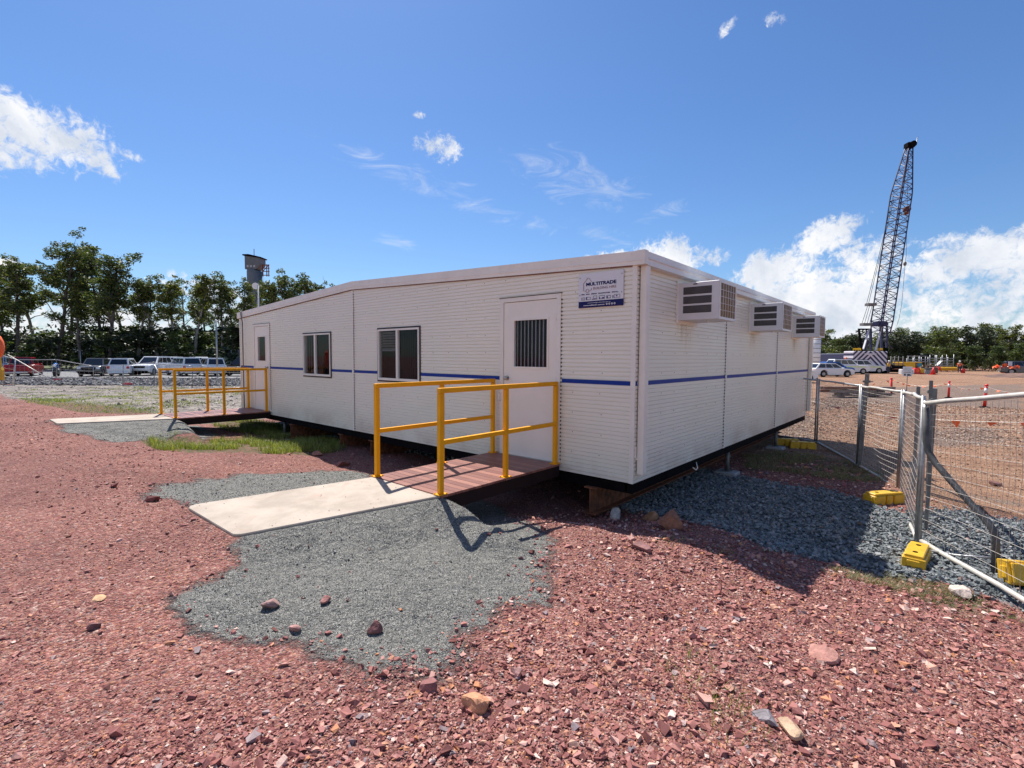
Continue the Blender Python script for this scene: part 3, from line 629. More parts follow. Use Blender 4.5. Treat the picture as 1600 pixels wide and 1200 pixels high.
# doors
def door(x0, x1, z0, z1, gx0, gx1, gz0, gz1, kx):
    mb = MB(); f = .045
    mb.box((x0-.015, -.016, z0), (x0+f, .03, z1+.01)); mb.box((x1-f, -.016, z0), (x1+.015, .03, z1+.01)); mb.box((x0+f, -.016, z1-f), (x1-f, .03, z1+.01)); mb.box((x0+f, -.03, z0-.02), (x1-f, .05, z0+.012))
    fr_ = mb.build('door_frame', M['trim'], bld)
    mb = MB(); mb.box((x0-.03, -.02, z1+.011), (x1+.03, -.001, z1+.020)); mb.build('drip_cap', M['gasket'], fr_)
    lf = MB(); a0, a1, b0, b1 = x0+f+.006, x1-f-.006, z0+.02, z1-f-.007; yy = -.004; ty = .036
    for lo, hi in (((a0, yy, b0), (gx0, ty, b1)), ((gx1, yy, b0), (a1, ty, b1)), ((gx0, yy, b0), (gx1, ty, gz0)), ((gx0, yy, gz1), (gx1, ty, b1))): lf.box(lo, hi)
    d = lf.build('door', M['door'], bld)
    mb = MB(); q = .022
    mb.box((gx0-q, -.013, gz0-q), (gx0+.006, -.0045, gz1+q)); mb.box((gx1-.006, -.013, gz0-q), (gx1+q, -.0045, gz1+q)); mb.box((gx0+.006, -.013, gz1-.006), (gx1-.006, -.0045, gz1+q)); mb.box((gx0+.006, -.013, gz0-q), (gx1-.006, -.0045, gz0+.006))
    mb.build('glazing_bead', M['trim'], d)
    mb = MB(); mb.box((gx0+.001, .008, gz0+.001), (gx1-.001, .013, gz1-.001)); mb.build('pane', M['glass'], d)
    mb = MB(); n = max(5, int(round((gx1-gx0)/.062)))
    for i in range(n):
        a = gx0+(gx1-gx0)*i/n; wd = (gx1-gx0)/n
        mb.add([(a+.006, .050, gz0-.05), (a+wd*.66, .030, gz0-.05), (a+wd*.66, .030, gz1+.05), (a+.006, .050, gz1+.05)], [(0,1,2,3)])
    mb.build('blind', [M['blind']], d)
    mb = MB(); mb.tube([(kx, -.004, 1.145), (kx, -.010, 1.145)], .034, 16); mb.tube([(kx, -.010, 1.145), (kx, -.045, 1.145)], .013, 10); mb.tube([(kx, -.040, 1.145), (kx, -.052, 1.145), (kx, -.070, 1.145), (kx, -.076, 1.145)], [.018, .028, .026, .014], 14)
    mb.build('handle', M['knob'], d)
    for hz in (z0+.25, (z0+z1)/2, z1-.28): mb = MB(); mb.tube([(a1+.004, -.012, hz-.045), (a1+.004, -.012, hz+.045)], .007, 8); mb.build('hinge', M['trim'], d)
door(-2.04, -1.04, .07, 2.225, -1.805, -1.235, 1.30, 1.93, -1.925)
door(-10.56, -9.63, .07, 2.20, -10.32, -9.86, 1.30, 1.90, -9.76)
mb = MB(); mb.tube([(-2.045, -.03, .93), (-2.045, -.05, .93), (-2.045, -.05, .83), (-2.045, -.02, .83)], .008, 6); mb.build('door_stay', M['trim'], bld)
def window(x0, x1, z0, z1, xm, kinds):
    mb = MB(); e = .028
    mb.box((x0-e, -.010, z0-e), (x0, .0, z1+e)); mb.box((x1, -.010, z0-e), (x1+e, .0, z1+e)); mb.box((x0, -.010, z1), (x1, .0, z1+e)); mb.box((x0, -.010, z0-e), (x1, .0, z0))
    fw_ = .030
    wn = MB(); wn.box((x0, -.022, z0), (x0+fw_, .03, z1)); wn.box((x1-fw_, -.022, z0), (x1, .03, z1)); wn.box((x0+fw_, -.022, z1-fw_), (x1-fw_, .03, z1)); wn.box((x0+fw_, -.022, z0), (x1-fw_, .03, z0+.042)); wn.box((xm-.026, -.026, z0+.042), (xm+.026, .02, z1-fw_))
    W_ = wn.build('window', M['trim'], bld); mb.build('gasket', M['gasket'], W_)
    for (a, b, kd) in ((x0+fw_, xm-.026, kinds[0]), (xm+.026, x1-fw_, kinds[1])):
        mb = MB(); mb.box((a, .004, z0+.042), (b, .009, z1-fw_)); mb.build('pane', M['glass'], W_)
        mb = MB(); n = 9; zz0, zz1 = z0-.05, z1+.05
        if kd == 'louvre':
            zz1 = z1-.36
            for i in range(7):
                z = z1-.05-i*.046; mb.add([(a, .03, z), (b, .03, z), (b, .055, z-.034), (a, .055, z-.034)], [(0,1,2,3)])
            mb.box((a, .028, z1-.385), (b, .05, z1-.355))
        if kd == 'curtain': n = 5
        for i in range(n):
            wd = (b-a)/n; u = a+wd*i
            mb.add([(u+.004, .055, zz0), (u+wd*.62, .034, zz0), (u+wd*.62, .034, zz1), (u+.004, .055, zz1)], [(0,1,2,3)])
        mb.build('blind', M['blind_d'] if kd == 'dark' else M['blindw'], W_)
window(-5.04, -3.86, 1.01, 1.91, -4.46, ('louvre', 'dark')); window(-7.89, -6.73, 1.01, 1.90, -7.36, ('curtain', 'dark'))
# air conditioners
def louvre_side(mb, fins, x0, x1, z0, z1, y):
    for k in range(3):
        h = (z1-z0)/3; a = z0+k*h+.012; b = z0+(k+1)*h-.012
        mb.box((x0, y-.001, a), (x1, y+.01, b))
        for x in np.arange(x0+.006, x1-.004, .0125): fins.box((x, y-.007, a+.003), (x+.0045, y-.0012, b-.003))
for k, (y0_, y1_) in enumerate(AC_Y):
    z0_, z1_ = 1.915, 2.385; X1 = .53
    a = MB(); a.box((.0, y0_, z0_), (X1-.012, y1_, z1_), .006)
    ac = a.build('air_conditioner', M['plastic_w'], bld)
    if k == 1: ac['label'] = 'middle air conditioner with rust stain below'
    mb = MB(); q = .035
    mb.box((.0, y0_-q, z0_-q), (.014, y0_, z1_+q)); mb.box((.0, y1_, z0_-q), (.014, y1_+q, z1_+q)); mb.box((.0, y0_, z1_), (.014, y1_, z1_+q)); mb.box((.0, y0_, z0_-q), (.014, y1_, z0_)); mb.build('flange', M['trim'], ac)
    mb = MB(); fn = MB(); louvre_side(mb, fn, .075, .43, z0_+.075, z1_-.045, y0_)
    mb.build('louvre', M['black'], ac); fn.build('louvre_fins', mat('fin_grey', (.21, .20, .19), .6) if k == 0 else bpy.data.materials['fin_grey'], ac)
    mb = MB(); e = .03   # rear frame and coil
    mb.box((X1-.012, y0_, z0_), (X1, y0_+e, z1_)); mb.box((X1-.012, y1_-e, z0_), (X1, y1_, z1_)); mb.box((X1-.012, y0_+e, z1_-e), (X1, y1_-e, z1_)); mb.box((X1-.012, y0_+e, z0_), (X1, y1_-e, z0_+e)); mb.build('rear_frame', M['plastic_w'], ac)
    mb = MB(); mb.box((X1-.011, y0_+e, z0_+e), (X1-.008, y1_-e, z1_-e)); mb.build('condenser_coil', M['coil'], ac)
    mb = MB()
    for y in np.linspace(y0_+e, y1_-e, 7)[1:-1]: mb.tube([(X1-.002, y, z0_+e), (X1-.002, y, z1_-e)], .0035, 5)
    for z in np.linspace(z0_+e, z1_-e, 6)[1:-1]: mb.tube([(X1-.002, y0_+e, z), (X1-.002, y1_-e, z)], .0035, 5)
    mb.build('grille', M['plastic_w'], ac)
    mb = MB(); mb.tube([(.34, y0_+.12, z0_+.002), (.34, y0_+.12, z0_-.03)], .009, 8); mb.build('drain_nipple', M['plastic_w'], ac)
    mb = MB(); mb.box((.20, y0_-.002, z1_-.03), (.25, y0_+.001, z1_-.018)); mb.build('badge', M['black'], ac)
# chassis under the side wall
mb = MB(); mb.box((-.09, .03, -.11), (-.03, W3-.05, -.002)); mb.box((-.11, .02, -.125), (-.02, W3-.05, -.111)); mb.box((L+.03, .03, -.13), (-.12, .09, -.002)); mb.box((L+.02, .1, -.13), (L+.09, W3-.05, -.002))
for y in np.arange(1.2, W3, 1.2): mb.box((L+.12, y, -.10), (-.1, y+.05, -.004))
mb.build('chassis_frame', M['black'], bld)
mb = MB(); mb.tube([(.0, 1.9, -.05), (.03, 1.88, -.12), (.04, 1.8, -.14), (.01, 1.75, -.1)], .008, 6); mb.build('loose_cable', M['trim'], bld)
# sign board with lettering
def text_mesh(s, size, bold=0.0, sx=1.0, align='LEFT'):
    cu = bpy.data.curves.new('lettering', 'FONT'); cu.body = s; cu.size = size; cu.offset = bold; cu.align_x = align; cu.extrude = .0006
    ob = bpy.data.objects.new('lettering', cu); C.objects.link(ob); dg = bpy.context.evaluated_depsgraph_get()
    me = bpy.data.meshes.new_from_object(ob.evaluated_get(dg)); bpy.data.objects.remove(ob); bpy.data.curves.remove(cu)
    for v_ in me.vertices: v_.co.x *= sx
    return me
def put_text(s, size, x, z, y, m_, parent, bold=0.0, sx=1.0, align='LEFT', width=None, name='lettering'):
    me = text_mesh(s, size, bold, 1.0, align); me.materials.append(m_)
    if width:
        xs_ = [v_.co.x for v_ in me.vertices]; k = width/(max(xs_)-min(xs_)); x0m = min(xs_)
        for v_ in me.vertices: v_.co.x = (v_.co.x-x0m)*k
    o = bpy.data.objects.new(name, me); C.objects.link(o); o.location = (x, y, z); o.rotation_euler = (math.pi/2, 0, 0); o.parent = parent
    return o
sx0, sx1, sz0, sz1 = -.757, -.158, 2.03, 2.432; sy = -.020
mb = MB(); mb.box((sx0, sy, sz0+.075), (sx1, -.008, sz1)); mb.cur = 1; mb.box((sx0, sy, sz0), (sx1, -.008, sz0+.0745))
for (x, z) in ((sx0+.018, sz1-.045), (sx1-.018, sz1-.045), (sx0+.018, sz0+.15), (sx1-.018, sz0+.15)): mb.cur = 2; mb.tube([(x, sy, z), (x, sy-.004, z)], .006, 6)
sg = mb.build('sign', [M['sign'], M['navy'], M['screw'], M['white']], bld); Y_ = sy-.002
put_text('MULTITRADE', .052, sx0+.105, sz1-.145, Y_, M['navy'], sg, .0022, width=.405)
put_text('BUILDING HIRE', .040, sx0+.205, sz1-.195, Y_, M['maroon'], sg, .0, width=.305)
for wtxt, a, wd in (('HIRE', .04, .045), ('SALE', .105, .048), ('DESIGN', .178, .075), ('MANUFACTURE', .275, .155), ('INSTALL', .455, .085)):
    put_text(wtxt, .017, sx0+a, sz1-.250, Y_, M['navy'], sg, .0006, width=wd)
put_text('multitrade@multitrade.com.au', .016, sx0+.13, sz0+.048, Y_, M['white'], sg, 0, width=.31)
put_text('www.multitrade.com.au', .019, sx0+.07, sz0+.020, Y_, M['white'], sg, .0006, width=.29)
mb = MB()
for k in range(4): mb.tube([(sx0+.39+.034*k, Y_-.0005, sz0+.028), (sx0+.39+.034*k, Y_+.001, sz0+.028)], .0115, 14)
mb.cur = 1
for k in range(4): mb.tube([(sx0+.39+.034*k, Y_-.001, sz0+.028), (sx0+.39+.034*k, Y_-.0004, sz0+.028)], .005, 8)
mb.build('icons', [M['white'], M['navy']], sg)
mb = MB(); hx, hz = sx0+.07, sz1-.19    # house-shaped logo outline with a ring at its foot
pts = [(.115, .085), (.075, .135), (.055, .135), (.0, .075), (.0, -.01), (.03, -.02)]
for (a, b), (c_, d_) in zip(pts[:-1], pts[1:]): mb.bar((hx+a, Y_, hz+b), (hx+c_, Y_, hz+d_), .010, .0012)
for (a, b), (c_, d_) in zip([(.080, -.018), (.108, -.01)], [(.108, -.01), (.112, .018)]): mb.bar((hx+a, Y_, hz+b), (hx+c_, Y_, hz+d_), .010, .0012)
for k in range(12):
    a = math.pi*k/6; b = math.pi*(k+1)/6; mb.bar((hx+.055+.021*math.cos(a), Y_, hz-.015+.021*math.sin(a)), (hx+.055+.021*math.cos(b), Y_, hz-.015+.021*math.sin(b)), .009, .0012)
mb.build('logo', M['maroon'], sg)
mb = MB()   # row of small building icons
def rect_o(x, z, w_, h_, t_=.004):
    mb.box((x, Y_-.0005, z), (x+w_, Y_+.0006, z+t_)); mb.box((x, Y_-.0005, z+h_-t_), (x+w_, Y_+.0006, z+h_)); mb.box((x, Y_-.0005, z+t_), (x+t_, Y_+.0006, z+h_-t_)); mb.box((x+w_-t_, Y_-.0005, z+t_), (x+w_, Y_+.0006, z+h_-t_))
zi = sz0+.09
rect_o(sx0+.042, zi, .05, .032); mb.box((sx0+.048, Y_-.0005, zi+.014), (sx0+.086, Y_+.0006, zi+.017))
rect_o(sx0+.118, zi, .05, .034); mb.box((sx0+.108, Y_-.0005, zi), (sx0+.118, Y_+.0006, zi+.036))
rect_o(sx0+.205, zi+.012, .052, .03); mb.box((sx0+.188, Y_-.0005, zi), (sx0+.262, Y_+.0006, zi+.007))
rect_o(sx0+.285, zi, .075, .04); mb.box((sx0+.29, Y_-.0005, zi+.005), (sx0+.30, Y_+.0006, zi+.02)); mb.box((sx0+.325, Y_-.0005, zi+.005), (sx0+.355, Y_+.0006, zi+.018))
rect_o(sx0+.385, zi, .055, .034); mb.box((sx0+.392, Y_-.0005, zi+.005), (sx0+.402, Y_+.0006, zi+.025))
mb.box((sx0+.465, Y_-.0005, zi), (sx0+.475, Y_+.0006, zi+.03)); rect_o(sx0+.485, zi, .075, .038, .003); mb.box((sx0+.512, Y_-.0005, zi+.015), (sx0+.526, Y_+.0006, zi+.03))
mb.build('pictograms', M['navy'], sg)

# supports
def ibeam(mb, x, y0, y1, z0, z1, w_=.17):
    mb.box((x-w_/2, y0, z0), (x+w_/2, y1, z0+.016)); mb.box((x-w_/2, y0, z1-.016), (x+w_/2, y1, z1)); mb.box((x-.008, y0, z0+.016), (x+.008, y1, z1-.016))
for k, (x, y0_, lab) in enumerate(((-.55, -.03, 'rusty steel I-beam under the near right corner of the office'), (-5.35, .02, 'rusty steel I-beam under the middle of the office, right of the roof ridge'),
                                  (-6.45, .02, 'rusty steel I-beam under the middle of the office, left of the roof ridge'), (-8.55, -.02, 'dark red steel I-beam end under the office behind the tall grass'))):
    mb = MB(); ibeam(mb, 0, 0, W3-.4, 0, .33); o = mb.build('steel_beam', M['rust'], None, (x, y0_, -.462)); tag(o, lab, 'steel beam', 'I-beams carrying the office')
def jack(loc, top, lab):
    h = top-loc[2]; e = empty('screw_jack', loc, lab, 'jack', 'screw jacks under the office')
    mb = MB(); mb.box((-.17, -.15, -.03), (.17, .15, .035), .01); mb.build('footing_pad', M['conc'], e)
    mb = MB(); mb.tube([(0, 0, .03), (0, 0, h)], .032, 10); mb.box((-.07, -.07, .035), (.07, .07, .048)); mb.build('stem', M['galvd'], e)
    mb = MB(); mb.tube([(-.06, 0, h*.7), (.06, 0, h*.7)], .012, 6); mb.build('collar', M['galvd'], e)
for x, y, lab in ((-.15, 3.75, 'grey screw jack on a concrete pad under the side wall near the gravel'), (-.15, 7.0, 'dark screw jack on a pad under the side wall beside the yellow fence feet'),
                  (-9.25, .15, 'screw jack on a pad under the office beside the far deck'), (-6.9, .5, 'screw jack in the shade under the far window'), (-3.6, .5, 'screw jack in the shade behind the near railing')):
    jack((x, y, float(G(x, y))+.02), -.13, lab)

# ------------------------------------------------------------------ decks, railings, ramps
def deck(xl, xr, yb, yf, label, xpl, xpr):
    e = empty('access_deck', (0, 0, 0), label, 'deck', 'entry decks in front of the doors')
    mb = MB(); n = int((yb-yf)/.093)
    for i in range(n):
        y = yf+.003+i*(yb-yf)/n; mb.box((xl, y, .062), (xr, y+(yb-yf)/n-.005, .088), .002)
    mb.build('deck_boards', M['deck'], e)
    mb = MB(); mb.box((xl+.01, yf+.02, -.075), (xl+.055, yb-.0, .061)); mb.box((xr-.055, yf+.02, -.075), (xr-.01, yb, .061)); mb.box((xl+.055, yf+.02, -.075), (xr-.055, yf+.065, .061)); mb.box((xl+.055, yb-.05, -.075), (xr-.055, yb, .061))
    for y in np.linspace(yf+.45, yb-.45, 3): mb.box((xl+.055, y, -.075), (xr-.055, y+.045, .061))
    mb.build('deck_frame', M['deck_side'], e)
    for xp, nm in ((xpl, 'far'), (xpr, 'near')):
        r = MB(); h = 1.13; w_ = .05; ys = (yf+.03, (yf+yb)/2-.0, yb-.045)
        r.box((xp-w_/2, ys[0]-w_/2, h-w_), (xp+w_/2, ys[2]+w_/2, h), .004)
        for a, b in ((ys[0], ys[1]), (ys[1], ys[2])): r.box((xp-w_/2+.004, a+w_/2, .575), (xp+w_/2-.004, b-w_/2, .62))
        R_ = r.build('railing', M['yellow'], e)
        for y in ys:
            p = MB(); p.box((xp-w_/2, y-w_/2, .096), (xp+w_/2, y+w_/2, h-w_-.001), .004); p.build('post', M['yellow'], R_)
            p = MB(); p.box((xp-.045, y-.055, .0885), (xp+.045, y+.055, .096))
            for sx_, sy_ in ((-1,-1),(1,1)): p.tube([(xp+.034*sx_, y+.044*sy_, .096), (xp+.034*sx_, y+.044*sy_, .104)], .008, 6)
            p.build('foot_plate', M['yellow'], R_)
deck(-2.17, -1.0, -.03, -1.985, 'reddish timber entry deck with yellow railings at the near door', -2.13, -1.045)
deck(-10.86, -9.60, -.03, -1.985, 'timber entry deck with yellow railings at the far left door', -10.80, -9.70)
for k, (R, lab) in enumerate(zip(RAMPS, ('pale concrete ramp slab leading up to the near deck', 'pale concrete ramp slab leading up to the far left deck'))):
    mb = MB(); P = [R['top'][0], R['top'][1], R['bot'][1], R['bot'][0]]
    # outline with two rounded lower corners
    def rc(p, a, b, r):
        p, a, b = map(np.array, (p, a, b)); q0 = p+unit(a-p)*r; q1 = p+unit(b-p)*r; return [tuple((1-t_)**2*q0+2*t_*(1-t_)*p+t_*t_*q1) for t_ in (0, .25, .5, .75, 1)]
    out = [P[0], P[1]]+rc(P[2], P[1], P[3], .07)+rc(P[3], P[2], P[0], .14); n = len(out); cx, cy = np.mean(np.array(out), 0)
    def Z(p): return float(ramp_z(R, p[1]))
    ins = [(p[0]+(cx-p[0])*.012, p[1]+(cy-p[1])*.012) for p in out]
    V = [(p[0], p[1], Z(p)-.13) for p in out]+[(p[0], p[1], Z(p)-.008) for p in out]+[(p[0], p[1], Z(p)) for p in ins]
    mb.add(V, [tuple(range(n-1, -1, -1)), tuple(range(2*n, 3*n))]+[(i+o*n, (i+1) % n+o*n, (i+1) % n+n+o*n, i+n+o*n) for i in range(n) for o in (0, 1)])
    o = mb.build('concrete_ramp', M['concrete']); tag(o, lab, 'ramp', 'concrete ramps')

# ------------------------------------------------------------------ loose stone, grit and grass
RNG = np.random.default_rng(11)
CUBE_V = np.array([(-1,-1,-1),(1,-1,-1),(1,1,-1),(-1,1,-1),(-1,-1,1),(1,-1,1),(1,1,1),(-1,1,1)], float)*.58
CUBE_F = np.array([(0,3,2,1),(4,5,6,7),(0,1,5,4),(1,2,6,5),(2,3,7,6),(3,0,4,7)])
def rand_rot(n):
    q = RNG.normal(size=(n, 4)); q /= np.linalg.norm(q, axis=1)[:, None]; w_, x, y, z = q.T
    return np.stack([1-2*(y*y+z*z), 2*(x*y-z*w_), 2*(x*z+y*w_), 2*(x*y+z*w_), 1-2*(x*x+z*z), 2*(y*z-x*w_), 2*(x*z-y*w_), 2*(y*z+x*w_), 1-2*(x*x+y*y)], -1).reshape(-1, 3, 3)
def stones(name, P, R_, material, flat=.62, sink=.25):
    """angular chips: jittered, squashed six-sided blocks, each a mesh island"""
    n = len(P); V = np.repeat(CUBE_V[None], n, 0)+RNG.uniform(-.46, .46, (n, 8, 3)); V[:, 4:, :2] *= RNG.uniform(.45, 1.0, (n, 1, 1))
    V *= RNG.uniform(.6, 1.25, (n, 1, 3)); V = np.einsum('nij,nkj->nki', rand_rot(n), V); V[:, :, 2] *= flat
    V = V*R_[:, None, None]; V += P[:, None, :]; V[:, :, 2] += (R_*(flat*.75-sink))[:, None]
    Fq_ = (CUBE_F[None]+8*np.arange(n)[:, None, None]).reshape(-1, 4)
    o = np_mesh(name, V.reshape(-1, 3), Fq_, material); o['kind'] = 'stuff'; return o
def scatter(n, rmin, rmax, power=1.0, azc=None):
    """random ground points around the spot where the picture was taken, denser close to it, over a wide fan"""
    r = rmin*(rmax/rmin)**(RNG.random(n)**power); az = YAW+RNG.uniform(-1.05, 1.05, n); return CAM[0]+np.sin(az)*r, CAM[1]+np.cos(az)*r, r
def keep_red(X, Y):
    z = zones(X, Y); return (1-z['dust'])*(1-z['bal'])*(1-z['pale'])*(1-z['site'])
def not_built(X, Y):
    ok = np.ones(X.shape, bool)
    for R in RAMPS: ok &= poly_sd(X, Y, [R['top'][0], R['top'][1], R['bot'][1], R['bot'][0]]) > .02
    return ok
def coarse(X, Y):
    """the right-hand side is loose and stony, the driven-over left is fine and packed"""
    k = np.clip((Y+3.3)/.8, 0, 1); edge_ = (.35*(1-k)+(-.9)*k)+fbm(X, Y, 1.1, 87)*.5; return np.clip((X-edge_)/.6+.5, 0, 1)
# red crushed rock
X, Y, r = scatter(210000, 1.7, 26, .92); k = keep_red(X, Y); co = coarse(X, Y); rough_ = np.clip(.52+fbm(X, Y, 1.8, 77)*1.5+.5*co-.15*np.clip(-X-2.5, 0, 1), .10, 1.0)
m_ = (RNG.random(len(X)) < k*rough_) & not_built(X, Y); X, Y, r = X[m_], Y[m_], r[m_]
S = (.0026+.0019*r**.62)*np.exp(RNG.normal(0, .55, len(X))); S *= .62+.55*coarse(X, Y); S = np.minimum(S, .035)
stones('red_gravel', np.stack([X, Y, G(X, Y)], -1), S, M['redstone'])
# bigger red stones, mostly on the right-hand side and along the toe of the grey pile
X, Y, r = scatter(7500, 1.9, 22, 1.0); k = keep_red(X, Y); pz = (.10+.85*coarse(X, Y))*np.clip(.6+fbm(X, Y, 1.2, 91)*2.2, .05, 1)
m_ = (RNG.random(len(X)) < k*pz) & not_built(X, Y); X, Y, r = X[m_], Y[m_], r[m_]
S = RNG.uniform(.010, .024, len(X))*np.exp(RNG.normal(0, .35, len(X)))*np.clip(r/5, .6, 1.4)
stones('red_rubble', np.stack([X, Y, G(X, Y)], -1), S, M['redstone'], .7, .2)
# strays on the grey pile
X, Y, r = scatter(9000, 2, 9, 1.0); z_ = zones(X, Y); m_ = (z_['dust'] > .3) & (RNG.random(len(X)) < .035+.5*(z_['dust'] < .85)) & not_built(X, Y); X, Y = X[m_], Y[m_]
stones('stray_stones', np.stack([X, Y, G(X, Y)], -1), RNG.uniform(.006, .02, len(X)), M['redstone'], .7, .2)
# grit of the crusher dust pile
X, Y, r = scatter(190000, 2.2, 12, .9); z_ = zones(X, Y); m_ = (RNG.random(len(X)) < z_['dust']*.8) & not_built(X, Y); X, Y, r = X[m_], Y[m_], r[m_]
stones('grey_grit', np.stack([X, Y, G(X, Y)], -1), (.0014+.00048*r)*np.exp(RNG.normal(0, .35, len(X))), M['grit'], .8, .2)
X = RNG.uniform(-2.8, -1.0, 420); Y = RNG.uniform(-3.7, -1.9, 420); pr_ = [RAMPS[0]['top'][0], RAMPS[0]['top'][1], RAMPS[0]['bot'][1], RAMPS[0]['bot'][0]]; sd_ = poly_sd(X, Y, pr_); m_ = (sd_ < -.01) & ((sd_ > -.16) | (RNG.random(420) < .10)) & (RNG.random(420) < .55); X, Y = X[m_], Y[m_]
stones('ramp_grit', np.stack([X, Y, ramp_z(RAMPS[0], Y)+.001], -1), RNG.uniform(.002, .006, len(X)), M['redstone'], .7, .1)
# coarse grey ballast
X = RNG.uniform(-1.5, 5.2, 34000); Y = RNG.uniform(-1.3, 4.8, 34000); z_ = zones(X, Y); m_ = RNG.random(len(X)) < z_['bal']*(1-z_['site']*.9); X, Y = X[m_], Y[m_]
stones('ballast', np.stack([X, Y, G(X, Y)+RNG.uniform(0, .015, len(X))], -1), RNG.uniform(.013, .030, len(X)), M['greystone'], .75, .15)
X = RNG.uniform(-11, -2, 9000); Y = RNG.uniform(.7, 9.5, 9000)
stones('under_ballast', np.stack([X, Y, G(X, Y)], -1), RNG.uniform(.02, .035, len(X)), M['greystone'], .75, .15)
# pale rubble on the left, gravel on the work site
X = RNG.uniform(-44, -11.5, 26000); Y = RNG.uniform(-7, 22, 26000); z_ = zones(X, Y); m_ = RNG.random(len(X)) < z_['pale']*np.clip(.35+fbm(X, Y, 2.5, 55)*1.6, .05, 1); X, Y = X[m_], Y[m_]
stones('pale_rubble', np.stack([X, Y, G(X, Y)], -1), RNG.uniform(.02, .055, len(X))*np.exp(RNG.normal(0, .3, len(X))), M['palestone'], .6, .3)
X = RNG.uniform(-4, 9, 52000); Y = RNG.uniform(1, 24, 52000); z_ = zones(X, Y); m_ = RNG.random(len(X)) < z_['site']*(.45+.55*z_['grey']); X, Y = X[m_], Y[m_]
stones('site_gravel', np.stack([X, Y, G(X, Y)], -1), RNG.uniform(.006, .018, len(X))*np.clip(np.hypot(X-CAM[0], Y-CAM[1])/9, .8, 2.2), stone_mat('brown_gravel', [(0, (.11, .06, .045)), (.4, (.29, .165, .11)), (.7, (.44, .295, .20)), (1, (.58, .49, .40))]), .6, .2)
# hero rocks
def icos(sub):
    import bmesh
    bm = bmesh.new(); bmesh.ops.create_icosphere(bm, subdivisions=sub, radius=1.0); V = np.array([v.co[:] for v in bm.verts]); F_ = [tuple(v.index for v in f.verts) for f in bm.faces]; bm.free(); return V, F_
IV, IF = icos(3)
def rock(px, py, wpx, label, col, flat=.7, seed=0, elong=1.3):
    p = W(px, py, True); dist = np.linalg.norm(p-CAM); R = wpx/F_PX*dist/2
    rg = np.random.default_rng(seed+100); V = IV.copy()
    for _ in range(11):      # knock flat facets off it
        nrm = unit(rg.normal(size=3)); d = rg.uniform(.38, .80); ex = V@nrm-d; V = V-np.outer(np.maximum(ex, 0), nrm)
    V = V+rg.normal(0, .012, V.shape); V[:, 0] *= elong; V[:, 2] *= flat*1.1; a = rg.uniform(0, 3.1); c_, s_ = math.cos(a), math.sin(a); V = np.stack([V[:, 0]*c_-V[:, 1]*s_, V[:, 0]*s_+V[:, 1]*c_, V[:, 2]], -1)
    mb = MB(); mb.add(V*R*1.12, IF); key = 'rock_%02x%02x%02x' % tuple(int(x*255) for x in col)
    mm = bpy.data.materials.get(key) or mat(key, col, .85, var=.3, vscale=14, bump=.6, bscale=40, dirt=(tuple(x*.55 for x in col), 22, .5, .6))
    o = mb.build('rock', mm, None, (p[0], p[1], float(G(p[0], p[1]))+R*flat*.42)); tag(o, label, 'rock'); return o
rock(740, 1103, 36, 'orange-tan rock at the very front, beside the toe of the grey pile', (.55, .26, .14), .8, 1, 1.1)
rock(586, 985, 20, 'dark red-brown rock sitting alone on the front of the grey gravel pile', (.24, .10, .09), .9, 2, 1.1)
rock(1046, 826, 44, 'big rust-red boulder in the shade beside the end of the steel beam', (.34, .13, .07), .85, 3, 1.15)
rock(1284, 1024, 32, 'large flat red rock alone on the sunlit red gravel at right', (.42, .20, .16), .5, 4, 1.3)
rock(1018, 812, 20, 'orange-brown rock beside the big boulder in the shade', (.36, .18, .09), .9, 5)
rock(1230, 1138, 34, 'pale cream and orange broken rock at the bottom right of the ground', (.46, .31, .20), .6, 6, 1.3)
rock(808, 1056, 18, 'dusky pink rock standing just right of the tip of the grey pile', (.36, .19, .17), 1.0, 7, 1.0)
rock(423, 948, 20, 'brown-pink rock on the left half of the grey gravel pile', (.33, .19, .17), .8, 8)
rock(507, 941, 14, 'small red-brown rock in the middle of the grey gravel pile', (.35, .15, .13), .9, 9)
rock(671, 1078, 22, 'maroon rock at the front edge of the grey pile, left of the orange-tan rock', (.27, .11, .10), .9, 10)
rock(1196, 1126, 24, 'dark grey rock lying in the rubble at the bottom right', (.24, .21, .22), .6, 11)
rock(461, 985, 14, 'pink rock on the boundary of grey gravel and red gravel', (.42, .22, .19), .8, 12)
rock(1005, 858, 24, 'maroon rock in the shade edge below the big boulder', (.26, .12, .11), .7, 13)
rock(1505, 927, 24, 'pale buff rock in the weeds below the bottom fence rail', (.62, .50, .42), .6, 14)
rock(962, 810, 20, 'whitish rock in the shade right of the steel beam end', (.56, .50, .44), 1.0, 15, 1.0)
rock(535, 727, 16, 'red rock in the rubble under the office edge, left of the near deck', (.26, .11, .09), .8, 16)
rock(497, 712, 13, 'orange-red rock in the rubble heap beside the grass', (.38, .17, .12), .7, 17)
rock(153, 936, 13, 'thin ochre chip lying flat on the open red gravel at left', (.62, .38, .20), .25, 18, 1.4)
rock(147, 981, 12, 'small dark rock alone on the open red gravel at left', (.20, .09, .085), .9, 19)
rock(1555, 758, 11, 'dark red rock lying on the brown dirt behind the near fence panel', (.16, .07, .06), .6, 20, 1.5)
